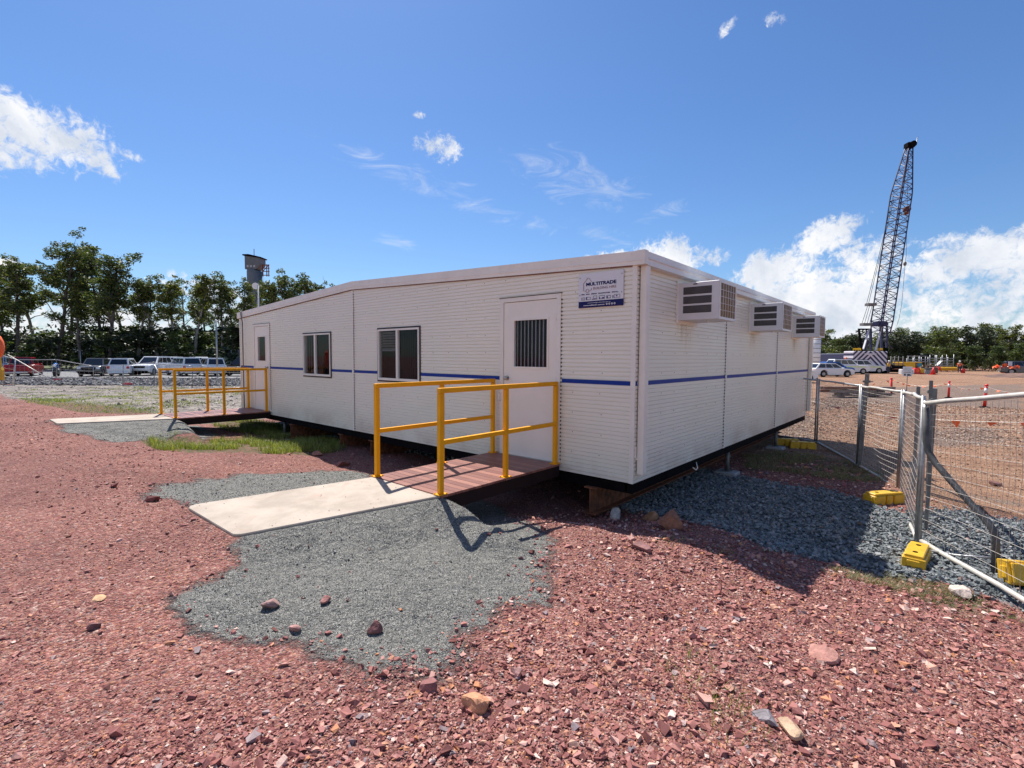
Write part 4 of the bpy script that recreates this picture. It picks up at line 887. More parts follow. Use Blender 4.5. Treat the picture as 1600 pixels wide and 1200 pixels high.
# grass
def grass(name, X, Y, H, mat_, wd=.004, lean=.5, sub=3):
    n = len(X); a = RNG.uniform(0, 2*np.pi, n); d = np.stack([np.cos(a), np.sin(a)], -1); ln = RNG.uniform(.15, 1, n)*lean*H; Z = G(X, Y)-.005
    V = []; W_ = wd*RNG.uniform(.6, 1.4, n)
    for k in range(sub+1):
        t_ = k/sub; cx = X+d[:, 0]*ln*t_**1.8; cy = Y+d[:, 1]*ln*t_**1.8; cz = Z+H*(t_-.25*t_**3*RNG.uniform(0, 1.2, n)); ww = W_*(1-t_*.85)
        V += [np.stack([cx-d[:, 1]*ww, cy+d[:, 0]*ww, cz], -1), np.stack([cx+d[:, 1]*ww, cy-d[:, 0]*ww, cz], -1)]
    V = np.stack(V, 1); b = np.arange(n)[:, None, None]*2*(sub+1); Fq_ = (b+np.array([(2*k, 2*k+1, 2*k+3, 2*k+2) for k in range(sub)])[None]).reshape(-1, 4)
    o = np_mesh(name, V.reshape(-1, 3), Fq_, mat_); o['kind'] = 'stuff'; return o
def leafmat(name, stops, trans=.25, rough=.5):
    m_ = bpy.data.materials.new(name); m_.use_nodes = True; t = NT(m_.node_tree); b = t.n['Principled BSDF']; g = t.node('ShaderNodeNewGeometry').outputs['Random Per Island']
    oi = t.node('ShaderNodeObjectInfo').outputs['Random']; c = t.ramp(g, stops); c = t.mix(1.0, c, t.ramp(oi, [(0, (.82, .86, .8)), (.5, (1, 1, 1)), (1, (1.12, 1.06, .85))]), 'MULTIPLY')
    t.l.new(c, b.inputs['Base Color']); b.inputs['Roughness'].default_value = rough; b.inputs['Specular IOR Level'].default_value = .35
    tl = t.node('ShaderNodeBsdfTranslucent', {'Color': t.mix(1.0, c, (1.3, 1.45, .6), 'MULTIPLY')}); mx_ = t.node('ShaderNodeMixShader', {0: trans, 1: b.outputs[0], 2: tl.outputs[0]})
    t.l.new(mx_.outputs[0], t.n['Material Output'].inputs[0]); return m_
GR = leafmat('fresh_grass', [(0, (.10, .13, .025)), (.5, (.21, .25, .055)), (.85, (.33, .33, .10)), (1, (.42, .37, .18))], .35)
GD = leafmat('dry_grass', [(0, (.16, .13, .07)), (.5, (.33, .27, .15)), (1, (.12, .15, .05))], .25)
def fill(poly, n, seed=0):
    P = np.array(poly); lo, hi = P.min(0), P.max(0); X = RNG.uniform(lo[0], hi[0], n); Y = RNG.uniform(lo[1], hi[1], n)
    m_ = (poly_sd(X, Y, P) < .05+fbm(X, Y, .4, 61)*.2) & (fbm(X, Y, .5, 62) > -.12); return X[m_], Y[m_]
X, Y = fill(Z_GREEN[0], 26000); grass('grass', X, Y, RNG.uniform(.05, .17, len(X)), GR, .0045, .8)
X, Y = fill(Z_GREEN[1], 9000); grass('grass', X, Y, RNG.uniform(.05, .14, len(X)), GR, .005, .8)
X, Y = fill(Z_GREEN[2], 9000); grass('grass', X, Y, RNG.uniform(.03, .11, len(X)), GD, .004, .9)
X, Y = fill(Z_GREEN[3], 5000); grass('grass', X, Y, RNG.uniform(.02, .06, len(X)), GD, .0022, 1.3)
X, Y = fill(Z_GREEN[4], 2500); grass('grass', X, Y, RNG.uniform(.03, .10, len(X)), GR, .010, .8)
for (px, py, n, h) in ((1065, 1050, 26, .12), (1105, 1075, 40, .10), (1095, 1020, 12, .07), (1160, 1092, 20, .07), (465, 738, 3, .25), (1180, 1130, 30, .08), (1120, 1120, 30, .09), (1500, 960, 60, .06), (1050, 845, 60, .05), (1130, 862, 60, .05), (990, 800, 40, .04)):
    p = W(px, py); sp = .05 if n < 25 else .09; X = p[0]+RNG.normal(0, sp, n); Y = p[1]+RNG.normal(0, sp, n); grass('weeds', X, Y, RNG.uniform(.3, 1, n)*h, GR if RNG.random() < .7 else GD, .0022, 1.1)
X = RNG.uniform(-40, -12, 160); Y = RNG.uniform(-3, 12, 160); k = zones(X, Y)['pale'] > .5; cx_, cy_ = X[k], Y[k]
XX = np.concatenate([c+RNG.normal(0, .35, 70) for c in cx_]); YY = np.concatenate([c+RNG.normal(0, .22, 70) for c in cy_]); grass('low_weeds', XX, YY, RNG.uniform(.03, .10, len(XX)), GR, .012, .9)

# ------------------------------------------------------------------ trees
BARK = mat('gum_bark', (.13, .105, .09), .9, var=.4, vscale=3, bump=.5, bscale=8); BARKP = mat('pale_gum_bark', (.30, .27, .24), .85, var=.35, vscale=2, bump=.4, bscale=8)
LEAF = leafmat('gum_leaves', [(0, (.030, .046, .018)), (.45, (.075, .100, .030)), (.8, (.155, .172, .048)), (1, (.26, .25, .08))], .3)
LEAFB = leafmat('bush_leaves', [(0, (.03, .05, .018)), (.5, (.065, .095, .03)), (.85, (.12, .15, .045)), (1, (.19, .21, .07))], .25)
LEAFD = leafmat('dark_leaves', [(0, (.016, .026, .015)), (.6, (.035, .050, .024)), (1, (.07, .085, .035))], .15)
def make_tree(seed, h, spread, bare=.4, ncl=70, cl=1.0, leaves=70, leaf=.22, flat=.75, bark=BARK, lm=LEAF, name='gum_tree', top=1.0, lean=.05):
    rg = np.random.default_rng(seed); root = bpy.data.objects.new(name, None); C.objects.link(root)
    tm = MB(); pts = []; p = np.array([0., 0., -.3]); d = np.array([rg.normal()*lean, rg.normal()*lean, 1.]); n = 8
    for k in range(n+1): pts.append(p.copy()); d = d+np.array([rg.normal()*.07, rg.normal()*.07, 0]); p = p+unit(d)*(h*.82/n)
    r0 = h*.014; tm.tube(pts, [r0*(1-.8*k/n)+.015 for k in range(n+1)], 7)
    tips = []
    nb = int(7+h*.35)
    for b in range(nb):
        f = bare*.8+(1-bare*.8)*(b+rg.random())/nb*.98; k = min(n-1, int(f*n)); q = pts[k]+(pts[k+1]-pts[k])*(f*n-k)
        az = b*2.4+rg.normal()*.5; el = .5+.5*f+rg.normal()*.15; ln = spread*(1.0-.45*f)*rg.uniform(.55, 1.15)
        dd = np.array([math.cos(az)*math.cos(el), math.sin(az)*math.cos(el), math.sin(el)]); bp = [q]
        for s_ in range(4): dd = unit(dd+rg.normal(size=3)*.16+np.array([0, 0, .06])); bp.append(bp[-1]+dd*ln/3.2)
        rb = r0*(1-.75*f)*.5; tm.tube(bp, [rb, rb*.8, rb*.6, rb*.4, rb*.22], 5); tips += bp[2:]
        for s_ in range(3):
            i = rg.integers(1, 4); d2 = unit(dd+rg.normal(size=3)*.7); e2 = bp[i]+d2*ln*rg.uniform(.25, .5); tm.tube([bp[i], (bp[i]+e2)/2+rg.normal(size=3)*.1, e2], [rb*.45, rb*.3, rb*.15], 4); tips += [e2, (bp[i]+e2)/2]
    tips.append(pts[-1]); tips.append(pts[-1]+np.array([0, 0, h*.05])); tips = np.array(tips); tm.build('trunk', bark, root, fix=False)
    idx = rg.integers(0, len(tips), ncl); cc = tips[idx]+rg.normal(size=(ncl, 3))*spread*.10; cc[:, 2] = np.minimum(cc[:, 2], h*top-.3)
    cc = cc[cc[:, 2] > h*bare*.85]; rad = cl*rg.uniform(.35, 1.0, len(cc))**1.0*(h/16)**.4
    L_ = []
    for c_, r_ in zip(cc, rad):
        m = int(leaves*(r_/cl)**1.6)+8; u = rg.normal(size=(m, 3)); u /= np.linalg.norm(u, axis=1)[:, None]; rr = r_*rg.random(m)**.42; q = c_+u*rr[:, None]*np.array([1, 1, flat]); L_.append(q)
    P = np.concatenate(L_); m = len(P); a = rg.normal(size=(m, 3)); a[:, 2] *= .6; a /= np.linalg.norm(a, axis=1)[:, None]; b_ = np.cross(a, rg.normal(size=(m, 3))); b_ /= np.linalg.norm(b_, axis=1)[:, None]
    s1 = leaf*rg.uniform(.6, 1.5, m)[:, None]; s2 = s1*.42
    V = np.stack([P-a*s1, P-b_*s2, P+a*s1, P+b_*s2], 1).reshape(-1, 3); o = np_mesh('crown', V, np.arange(4*m).reshape(-1, 4), lm, root); return root
GUM = [make_tree(1, 15, 3.6, .46, 90, .95, 110, .14), make_tree(2, 15, 3.0, .55, 60, .85, 110, .14, bark=BARKP), make_tree(3, 16, 4.4, .40, 120, 1.0, 110, .15),
       make_tree(4, 14, 2.6, .5, 52, .8, 110, .14, bark=BARKP), make_tree(5, 15, 3.4, .38, 90, .95, 110, .15), make_tree(6, 21, 5.4, .5, 95, .85, 120, .15), make_tree(7, 13, 3.2, .42, 70, .9, 110, .14)]
used = set()
def put_tree(v, px, D, top_row, label, group, base=None, pool=None, name=None, hh=None, widen=1.0):
    pool = pool or GUM; o = pool[v]
    if id(o) in used: o = copy_tree(o)
    used.add(id(pool[v])); p = at_depth(px, D); zb = float(G(p[0], p[1], False)); H = z_of_row(px, top_row, D)-zb
    s_ = H/HT[pool[v].name]; o.location = (p[0], p[1], zb); o.scale = (s_*widen, s_*widen, s_); o.rotation_euler = (0, 0, random.Random(int(px*7+D)).uniform(0, 6.28)); tag(o, label, 'tree', group); return o
HT = {}
def measure(pool, q=.995):
    for o in pool:
        cr = [c for c in o.children if c.name.startswith('crown')][0]; z = np.empty(len(cr.data.vertices)*3, np.float32); cr.data.vertices.foreach_get('co', z); HT[o.name] = float(np.quantile(z[2::3], q))
measure(GUM)
GL = 'gum trees in the row behind the car park'
left = [(-25,70,410,2,1.2),(6,78,405,0,1),(30,70,404,4,1.1),(62,82,404,1,1),(88,72,358,5,1.0),(112,84,410,6,1),(128,70,430,4,1.15),(150,76,385,2,.95),(172,70,392,0,1.1),(196,80,425,3,1),(212,71,428,1,1),(232,78,442,6,1),
        (246,72,434,3,1.05),(272,71,428,1,1.15),(292,82,440,6,1),(307,72,426,3,1),(326,79,436,0,.9),(345,71,430,1,1.1),(366,76,442,3,1),(384,71,436,4,.85),(404,80,440,6,1),(424,72,434,0,.95),(446,83,436,3,1),(466,73,427,1,1),(490,76,434,3,1),(514,82,444,6,1),(545,80,470,4,1),(590,84,480,2,1)]
marks = ['tall gum tree cut off by the left edge of the photo', 'broad gum tree behind the pale car at the left edge', 'dense gum tree right behind the red ute', 'slim pale-trunked gum left of the tallest gum', 'tallest gum tree with airy forked top, left of the motorcycle',
         'gum tree just right of the tallest gum, behind the motorcycle', 'bushy yellow-green gum tree above the dark ute', 'wide gum tree with high domed top above the parked wagons', 'tall gum tree whose crown ends the high part of the row', 'slim gum above the white wagon seen from behind']
for i, (px, D_, top, v, wd) in enumerate(left):
    lab = marks[i] if i < len(marks) else '%s gum tree in the row between the white wagon and the far end of the office roof, %s from the left end of the row' % (['slender', 'open-crowned', 'leafy'][i % 3], ['tenth','eleventh','twelfth','thirteenth','fourteenth','fifteenth','sixteenth','seventeenth','eighteenth','nineteenth','twentieth','twenty-first','twenty-second','twenty-third','twenty-fourth','twenty-fifth','twenty-sixth','twenty-seventh','twenty-eighth'][i-9])
    if i >= len(marks): lab = '%s gum tree, %s from the left in the row behind the car park' % (['slender', 'open-crowned', 'leafy'][i % 3], ['tenth','eleventh','twelfth','thirteenth','fourteenth','fifteenth','sixteenth','seventeenth','eighteenth','nineteenth','twentieth','twenty-first','twenty-second','twenty-third','twenty-fourth','twenty-fifth','twenty-sixth','twenty-seventh','twenty-eighth'][i-9])
    put_tree(v, px, D_, top, lab, GL, widen=wd)
RT_ = [make_tree(21, 9, 4.2, .15, 110, 1.15, 95, .17, .8, BARK, LEAF, 'round_tree'), make_tree(22, 8, 3.8, .10, 110, 1.15, 95, .17, .85, BARK, LEAFD, 'dark_tree'), make_tree(23, 6, 3.6, .08, 100, 1.1, 100, .15, .8, BARK, LEAFB, 'bushy_tree'), make_tree(24, 10, 4.0, .3, 80, 1.1, 90, .17, .7, BARKP, LEAF, 'open_tree')]
measure(RT_)
right = [(1262,92,522,0,1.3),(1285,98,512,3,1.2),(1302,90,530,2,1.2),(1318,95,524,0,1.2),(1338,90,518,1,1.1),(1362,97,520,0,1.2),(1384,92,522,1,1.1),(1400,88,518,1,1),(1418,98,513,0,1.1),(1428,88,520,1,1.2),(1448,98,518,3,1.1),(1466,93,514,0,1.2),(1484,98,510,0,1.2),(1502,94,511,1,1.1),(1520,98,511,0,1.1),(1538,95,513,1,1.1),
         (1556,99,506,3,1.2),(1575,96,510,3,1.1),(1592,94,518,0,1.2),(1615,97,510,1,1.3),(1645,95,512,0,1.3),(1690,95,508,1,1.3),(1470,84,544,2,1),(1492,83,548,2,.9),(1524,84,540,2,1.15),(1544,82,552,2,.9),(1566,84,540,2,1.1),(1588,82,536,2,1.2),(1612,83,542,2,1.2),(1290,84,545,2,1.1),(1310,86,540,2,1.1)]
GRT = 'trees behind the work site'
ords = ['first','second','third','fourth','fifth','sixth','seventh','eighth','ninth','tenth','eleventh','twelfth','thirteenth','fourteenth','fifteenth','sixteenth','seventeenth','eighteenth','nineteenth','twentieth','twenty-first','twenty-second']
for i, (px, D_, top, v, wd) in enumerate(right):
    if i < 22: lab = '%s tree, %s from the left in the tall back row beyond the work site' % (['rounded olive-green', 'dense dark', 'bushy light-green', 'open-crowned'][v], ords[i])
    else: lab = ['light green bushy tree behind the second scaffold', 'small light green bush right of the scaffolds', 'light green bushy tree above the red drum', 'small bush between two bushy trees at far right', 'wide light green tree beyond the dirt mound', 'light green tree near the right edge of the photo', 'light green tree cut by the right edge of the photo', 'green bush behind the long shed left of the crane', 'green bushy tree left of the crane counterweight'][i-22]
    put_tree(v, px, D_, top, lab, GRT, pool=RT_, widen=wd)
BU = [make_tree(31, 4, 2.4, .02, 60, .9, 80, .16, .8, BARK, LEAFD, 'shrub'), make_tree(32, 5, 2.6, .02, 70, .9, 80, .16, .8, BARK, LEAFB, 'shrub')]
measure(BU)
nn_ = 0
bl = [(-12,525,1),(14,530,0),(38,536,0),(60,528,1),(84,535,0),(104,540,1),(126,533,0),(148,538,0),(168,528,1),(190,532,0),(212,520,0),(234,524,0),(256,520,0),(278,526,1),(300,522,0),(322,528,1),(344,530,1),(362,520,0),(380,516,0),(402,520,1),(430,520,0)]
ords2 = ords
for i, (px, top, v) in enumerate(bl):
    put_tree(v, px, 68+((i*7) % 9), top-9, '%s shrub, %s from the left in the undergrowth behind the parked cars' % (['dark', 'light green'][v], ords2[i]), 'undergrowth behind the car park', pool=BU, widen=1.35)
    # a further, denser line of scrub closing the view under the crowns
scr = []
for k in range(60):
    px = -140+k*12; p = at_depth(px, 96+RNG.uniform(-4, 4)); z0 = float(G(p[0], p[1], False)); m = 420; hgt = 5.6+RNG.uniform(-1.5, 2.6)
    q = np.stack([p[0]+RNG.normal(0, 1.3, m), p[1]+RNG.normal(0, 1.3, m), z0+RNG.random(m)**.8*hgt], -1); scr.append(q)
P = np.concatenate(scr); m = len(P); a = RNG.normal(size=(m, 3)); a /= np.linalg.norm(a, axis=1)[:, None]; b_ = np.cross(a, RNG.normal(size=(m, 3))); b_ /= np.linalg.norm(b_, axis=1)[:, None]; s1 = .3*RNG.uniform(.6, 1.5, m)[:, None]
o = np_mesh('scrub', np.stack([P-a*s1, P-b_*s1*.6, P+a*s1, P+b_*s1*.6], 1).reshape(-1, 3), np.arange(4*m).reshape(-1, 4), LEAFD); o['kind'] = 'stuff'
scr = []
for k in range(70):
    px = 1230+k*9; p = at_depth(px, 112+RNG.uniform(-4, 4)); z0 = float(G(p[0], p[1], False)); m = 320; hgt = 6.0+RNG.uniform(-.8, 1.4)
    q = np.stack([p[0]+RNG.normal(0, 1.4, m), p[1]+RNG.normal(0, 1.4, m), z0+RNG.random(m)**.8*hgt], -1); scr.append(q)
P = np.concatenate(scr); m = len(P); a = RNG.normal(size=(m, 3)); a /= np.linalg.norm(a, axis=1)[:, None]; b_ = np.cross(a, RNG.normal(size=(m, 3))); b_ /= np.linalg.norm(b_, axis=1)[:, None]; s1 = .32*RNG.uniform(.6, 1.5, m)[:, None]
o = np_mesh('scrub', np.stack([P-a*s1, P-b_*s1*.6, P+a*s1, P+b_*s1*.6], 1).reshape(-1, 3), np.arange(4*m).reshape(-1, 4), LEAFD); o['kind'] = 'stuff'
# far low hills beyond the trees
mb = MB(); hp = []
for k in range(60):
    px = -700+k*50; p = at_depth(px, 900); e = 14+10*math.sin(k*.5)+8*math.sin(k*.23+1); hp.append((p, e))
for (p, e), (q, f) in zip(hp[:-1], hp[1:]):
    b0 = CAM[:2]+(p[:2]-CAM[:2])*1.15; b1 = CAM[:2]+(q[:2]-CAM[:2])*1.15
    mb.add([(p[0], p[1], -2), (q[0], q[1], -2), (q[0]*1.05, q[1]*1.05, f), (p[0]*1.05, p[1]*1.05, e)], [(0,1,2,3)]); mb.add([(p[0]*1.05, p[1]*1.05, e), (q[0]*1.05, q[1]*1.05, f), (b1[0], b1[1], -2), (b0[0], b0[1], -2)], [(0,1,2,3)])
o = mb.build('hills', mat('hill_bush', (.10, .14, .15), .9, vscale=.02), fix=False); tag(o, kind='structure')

# ------------------------------------------------------------------ temporary fence on the right
def on_plane(px, py, P0, P1):
    """sight line meets the vertical plane through ground points P0, P1"""
    d = ray(px, py); e = np.array([P1[0]-P0[0], P1[1]-P0[1]]); n_ = np.array([-e[1], e[0]]); t_ = ((P0[0]-CAM[0])*n_[0]+(P0[1]-CAM[1])*n_[1])/(d[0]*n_[0]+d[1]*n_[1]); return CAM+d*t_
def fence_panel(BL, BR, TL, TR, label, rtop=.021, sp=.066, sph=.085, bulge=.05, seed=0, toplight=True, wr=.0016, legs=.0, group='mesh fence panels beside the office'):
    BL, BR, TL, TR = [np.array(v, float) for v in (BL, BR, TL, TR)]; o0 = (BL+BR)/2; rg = np.random.default_rng(seed)
    e = empty('mesh_fence', tuple(o0), label, 'fence panel', group)
    nrm = unit(np.cross(BR-BL, [0, 0, 1]))
    for a, b, nm in ((BL, TL, 'post'), (BR, TR, 'post')):
        mb = MB(); up = unit(b-a); mb.tube([a-o0-up*legs, b-o0+up*.03], .019, 9); mb.build(nm, M['galv'], e)
    for a, b, m_, nm in ((TL, TR, M['wirel'] if toplight else M['galv'], 'top_rail'), (BL, BR, M['wirel'] if toplight else M['galv'], 'bottom_rail')):
        mb = MB(); n = 7; mb.tube([a+(b-a)*k/n-o0+nrm*rg.normal(0, .006)+np.array([0, 0, rg.normal(0, .005)]) for k in range(n+1)], rtop, 10); mb.build(nm, m_, e)
    # welded mesh, a bit slack and dented
    dd = [(rg.uniform(.1, .9), rg.uniform(.1, .9), rg.uniform(.12, .3), rg.normal()*bulge) for _ in range(7)]
    def S(u, v):
        b = sum(a*math.exp(-((u-x)**2+(v-y)**2)/s_**2) for x, y, s_, a in dd); sag = .6*b*math.sin(math.pi*v)
        p = (BL*(1-u)+BR*u)*(1-v)+(TL*(1-u)+TR*u)*v; return p-o0+nrm*b*math.sin(math.pi*min(1, v*1.02))+unit(BR-BL)*sag*.8-np.array([0, 0, .02*math.sin(math.pi*u)*v])
    Wd = np.linalg.norm(BR-BL); Ht = np.linalg.norm(TL-BL); mb = MB(); K = 12
    nv = int(Wd/sp); nh = int(Ht/sph)
    for i in range(1, nv): mb.tube([S(i/nv+rg.normal(0, .0008), .01+.98*k/K) for k in range(K+1)], wr, 3, cap=False)
    for j in range(1, nh): mb.tube([S(.01+.98*k/K, j/nh) for k in range(K+1)], wr, 3, cap=False)
    mb.build('wire_mesh', M['wire'], e, fix=False); return e
def foot_block(p, rz, label, L_=.60, wd=.22, h=.15, s_=1.0):
    e = empty('plastic_block', p, label, 'fence foot', 'yellow plastic fence feet', rz)
    mb = MB(); a, b = L_/2, wd/2
    for x0, x1 in ((-a, -.09), (-.06, .06), (.09, a)): mb.box((x0, -b, -.04), (x1, b, h-.035), .008)
    mb.box((-a+.02, -b+.02, h-.036), (a-.02, b-.02, h), .008); mb.box((-a+.01, -b+.03, .0), (a-.01, b-.03, h-.03)); mb.box((-a-.012, -.06, .02), (-a+.03, .06, h-.06), .006)
    mb.build('block', M['plast'], e)
    mb = MB()
    for x in (-.15, .15): mb.tube([(x, 0, h), (x, 0, h+.004)], .026, 12)
    mb.build('post_socket', M['black'], e); e.scale = (s_*.86,)*3; return e
f0 = on_z(1276, 692, -.60);  f3 = on_z(1402, 766, -.60); f4 = on_z(1431, 848, -.56)
fr = on_z(1600, 940, -.50)
def up_at(P, row, px, z=None):
    d = math.hypot(P[0]-CAM[0], P[1]-CAM[1]); r_ = ray(px, row); return np.array([P[0], P[1], CAM[2]+r_[2]*d/math.hypot(r_[0], r_[1])])
T0, T3 = up_at(f0, 594, 1283), up_at(f3, 612, 1405)
qj = on_plane(1340, 700, f0, f3); uj = np.linalg.norm(qj[:2]-f0[:2])/np.linalg.norm(f3[:2]-f0[:2])
fmL = f0+(f3-f0)*uj; TmL = T0+(T3-T0)*uj
fence_panel(f0+[0, 0, .03], fmL+[0, 0, .05], T0, TmL, 'mesh fence panel nearest the far corner of the office', seed=1, wr=.0028, sp=.075, toplight=False)
fence_panel(fmL+[.03, -.06, .05], f3+[0, 0, .03], TmL+[.03, -.06, 0], T3, 'mesh fence panel between the dark square post and the narrow side-on panel', seed=2, wr=.0025, sp=.07)
T4 = up_at(f4, 622, 1429); T3b = up_at(f3+[.03, -.05, 0], 612, 1407)
fence_panel(f3+[.03, -.07, .0], f4+[0, .03, .03], T3b, T4, 'narrow-looking mesh fence panel seen nearly side-on beside the shaded ballast', seed=3, bulge=.03)
TR = on_plane(1600, 608, f4, fr); BR = fr+(fr-f4)*.9; TRR = np.array([BR[0], BR[1], TR[2]+.16]); T4b = up_at(f4, 629, 1431)
fence_panel(f4+[.03, -.03, .04], BR+[0, 0, .0], T4b+[.02, -.02, 0], TRR, 'nearest mesh fence panel with pale rusty bottom rail at the right edge', rtop=.024, seed=4, bulge=.09, wr=.0017, sph=.115, legs=.04)
# a panel running off behind the office
b0 = f0+np.array([-.05, .05, .03]); b1 = b0+np.array([-3.4, 1.2, 0.0]); fence_panel(b1, b0, b1+[0, 0, 1.7], b0+[0, 0, T0[2]-b0[2]], 'mesh fence panel running behind the far end of the office', seed=5, toplight=False, sp=.09, wr=.0026)
# posts that are not part of a panel
def square_post(P, top, wd, label, lean=0.0):
    e = empty('steel_picket', P, label, 'post', 'free-standing posts by the fence'); h = top-P[2]; mb = MB(); mb.bar((0, 0, -.15), (lean, 0, h), wd, wd*.9); mb.build('shaft', M['galvd'], e)
    mb = MB(); mb.box((lean*.93-wd*.75, -wd*.8, h-.16), (lean*.93+wd*.75, wd*.8, h-.12)); mb.tube([(lean*.93-wd, 0, h-.14), (lean*.93+wd*1.4, 0, h-.14)], .009, 6); mb.build('clamp', M['galvd'], e); return e
pm = fmL+np.array([.05, -.12, 0.0]); square_post(pm, up_at(pm, 584, 1345)[2], .07, 'dark square steel post standing between two far fence panels', .06)
pa = on_z(1436, 838, -.58)+np.array([.05, .25, 0]); square_post(pa, up_at(pa, 606, 1436)[2], .045, 'tall grey star picket in the post cluster behind the nearest panel', .02)
pb = on_z(1444, 820, -.58)+np.array([.02, .30, 0]); square_post(pb, up_at(pb, 594, 1434)[2], .042, 'thin grey picket, tallest in the post cluster by the nearest panel', -.03)
pc = on_z(1413, 770, -.6)+np.array([.10, .1, 0]); square_post(pc, up_at(pc, 603, 1409)[2], .05, 'grey picket beside the side-on fence panel')
# bent brace pipe behind the near panel
g1 = np.array([2.62, 1.45]); gf = on_z(1554, 905, -.60); P0_, P1_ = np.array([2.60, 1.62]), gf[:2]
pl = [on_plane(x, y, (2.60, 1.62), gf) for x, y in ((1446, 636), (1447, 690), (1451, 706), (1462, 724), (1500, 768), (1545, 818), (1554, 832), (1556, 850), (1555, 906))]
mb = MB(); mb.tube([p-pl[-1] for p in pl], .032, 10); o = mb.build('brace_pipe', M['pipe_d'], None, tuple(pl[-1])); tag(o, 'bent dark brace pipe running down behind the nearest fence panel', 'brace pipe')
mb = MB(); q0 = on_plane(1440, 858, (2.55, 1.5), gf); q1 = on_plane(1556, 872, (2.55, 1.5), gf); mb.tube([np.array([0, 0, 0]), (q1-q0)*.5+[0, 0, -.02], q1-q0], .011, 7); o = mb.build('ground_pipe', M['galv'], None, tuple(q0)); tag(o, 'thin pipe lying over the sunlit ballast behind the nearest panel', 'pipe')
gz = lambda p: (p[0], p[1], float(G(p[0], p[1]))+.03)
foot_block(gz(on_z(1432, 872, -.52)), 1.50, 'yellow fence foot under the corner of the nearest panel, in the sun', s_=.95)
foot_block(gz(on_z(1388, 792, -.57)+np.array([-.06, .12, 0])), .95, 'yellow fence foot in the shade at the side-on fence panel')
foot_block(gz(on_z(1254, 699, -.58)), .35, 'yellow fence foot at the far corner post beside the office')
foot_block(gz(on_z(1229, 694, -.58)), .45, 'yellow fence foot half hidden behind the office corner')
fb = foot_block((0, 0, 0), 0, 'yellow fence foot standing on its side behind the nearest panel at the right edge', L_=.62, wd=.24, h=.16)
p = on_z(1606, 914, -.56); fb.location = (p[0]+.05, p[1]+.05, float(G(p[0], p[1]))+.10); fb.rotation_euler = (math.radians(75), 0, math.radians(28))

# ------------------------------------------------------------------ bollards, bunting and sign on the site
def bollard(px, base, top, label, stripe=True, tilt=0.0):
    P = W(px, base); d = np.linalg.norm(P[:2]-CAM[:2]); h = up_at(P, top, px)[2]-P[2]; e = empty('bollard', P, label, 'bollard', 'red plastic bollards on the site')
    r_ = max(.05, h*.055); mb = MB(); mb.tube([(0, 0, .05), (tilt*.5, 0, h*.5), (tilt, 0, h*.93)], [r_*1.05, r_, r_*.95], 12); mb.build('tube', M['red'], e)
    mb = MB(); mb.tube([(tilt, 0, h*.93), (tilt, 0, h*.96), (tilt, 0, h)], [r_*1.25, r_*1.25, r_*.5], 12); mb.build('cap', M['red'], e)
    if stripe: mb = MB(); mb.tube([(tilt*.62, 0, h*.62), (tilt*.82, 0, h*.82)], r_*1.04, 12); mb.build('reflective_band', M['white'], e)
    mb = MB(); mb.tube([(0, 0, .0), (0, 0, .035), (0, 0, .06)], [r_*3.4, r_*3.2, r_*1.6], 8); mb.build('base', M['black'], e); return np.array([P[0]+tilt, P[1], P[2]+h*.9])
B1 = bollard(1393, 616, 590, 'plain red bollard farthest left on the work site', False, -.04)
B2 = bollard(1482, 622, 595, 'red bollard with white band in the middle of the bunting line')
B3 = bollard(1538, 637, 600, 'red bollard with a black base nearest the fence, tied with bunting', True, .03)
B0 = at_depth(1300, 26, -.1); B4 = at_depth(1660, 11.5, .62); B0[2] = .25
bunts = []
FLAG = []
def bunting(P, Q, n, sag, seed, label, h=.16, fw=.10, tri=True):
    rg = np.random.default_rng(seed); P = np.array(P, float); Q = np.array(Q, float); e = empty('bunting', tuple(P), label, 'bunting', 'orange bunting on the work site')
    def at_(t_): return (Q-P)*t_-np.array([0, 0, sag*4*t_*(1-t_)])
    mb = MB(); mb.tube([at_(k/16) for k in range(17)], .004 if h < .2 else .006, 4); mb.build('string', M['wirel'], e); dr = unit(Q-P)
    for k in range(n):
        c_ = at_((k+.5+rg.uniform(-.2, .2))/n); a = rg.uniform(-1.2, 1.2); u = dr*math.cos(a*.4)+np.array([dr[1], -dr[0], 0])*math.sin(a*.6); dn = unit(np.array([rg.normal()*.5, rg.normal()*.5, -1])); mb = MB(); f = fw*rg.uniform(.7, 1.1)
        th = np.array([dr[1], -dr[0], 0])*.002; A, B_, C_ = c_-u*f, c_+u*f, c_+dn*h*rg.uniform(.5, 1.15)
        mb.add([A, B_, C_, A+th, B_+th, C_+th], [(0, 1, 2), (5, 4, 3), (0, 3, 4, 1), (1, 4, 5, 2), (2, 5, 3, 0)]); mb.build('flag', M['orange'], e)
bunting(B0, B1, 9, .25, 1, 'orange bunting sagging left of the leftmost bollard')
bunting(B1, B2, 11, .28, 2, 'twisted orange and white bunting between the first and second bollard', .12)
bunting(B2, B3, 6, .22, 3, 'orange bunting between the banded bollard and the nearest bollard', .12, .12)
bunting(B3, B4, 6, .12, 4, 'orange bunting running right from the nearest bollard behind the fence rail', .11, .10)
N0 = on_z(1250, 648, -.1)*0+np.array([*at_depth(1240, 14)[:2], .10]); N1 = np.array([*at_depth(1480, 9.2)[:2], .10]); N2 = np.array([*at_depth(1680, 7.4)[:2], .22])
def pxz(px, py, D_): p = at_depth(px, D_); return np.array([p[0], p[1], z_of_row(px, py, D_)])
bunting(pxz(1262, 625, 13), pxz(1421, 654, 9.6), 4, .03, 5, 'row of small orange flags behind the far fence panels', .13, .09)
bunting(pxz(1421, 652, 9.6), pxz(1640, 660, 8.0), 4, .03, 6, 'row of small orange flags on string behind the nearest fence panel', .13, .09)
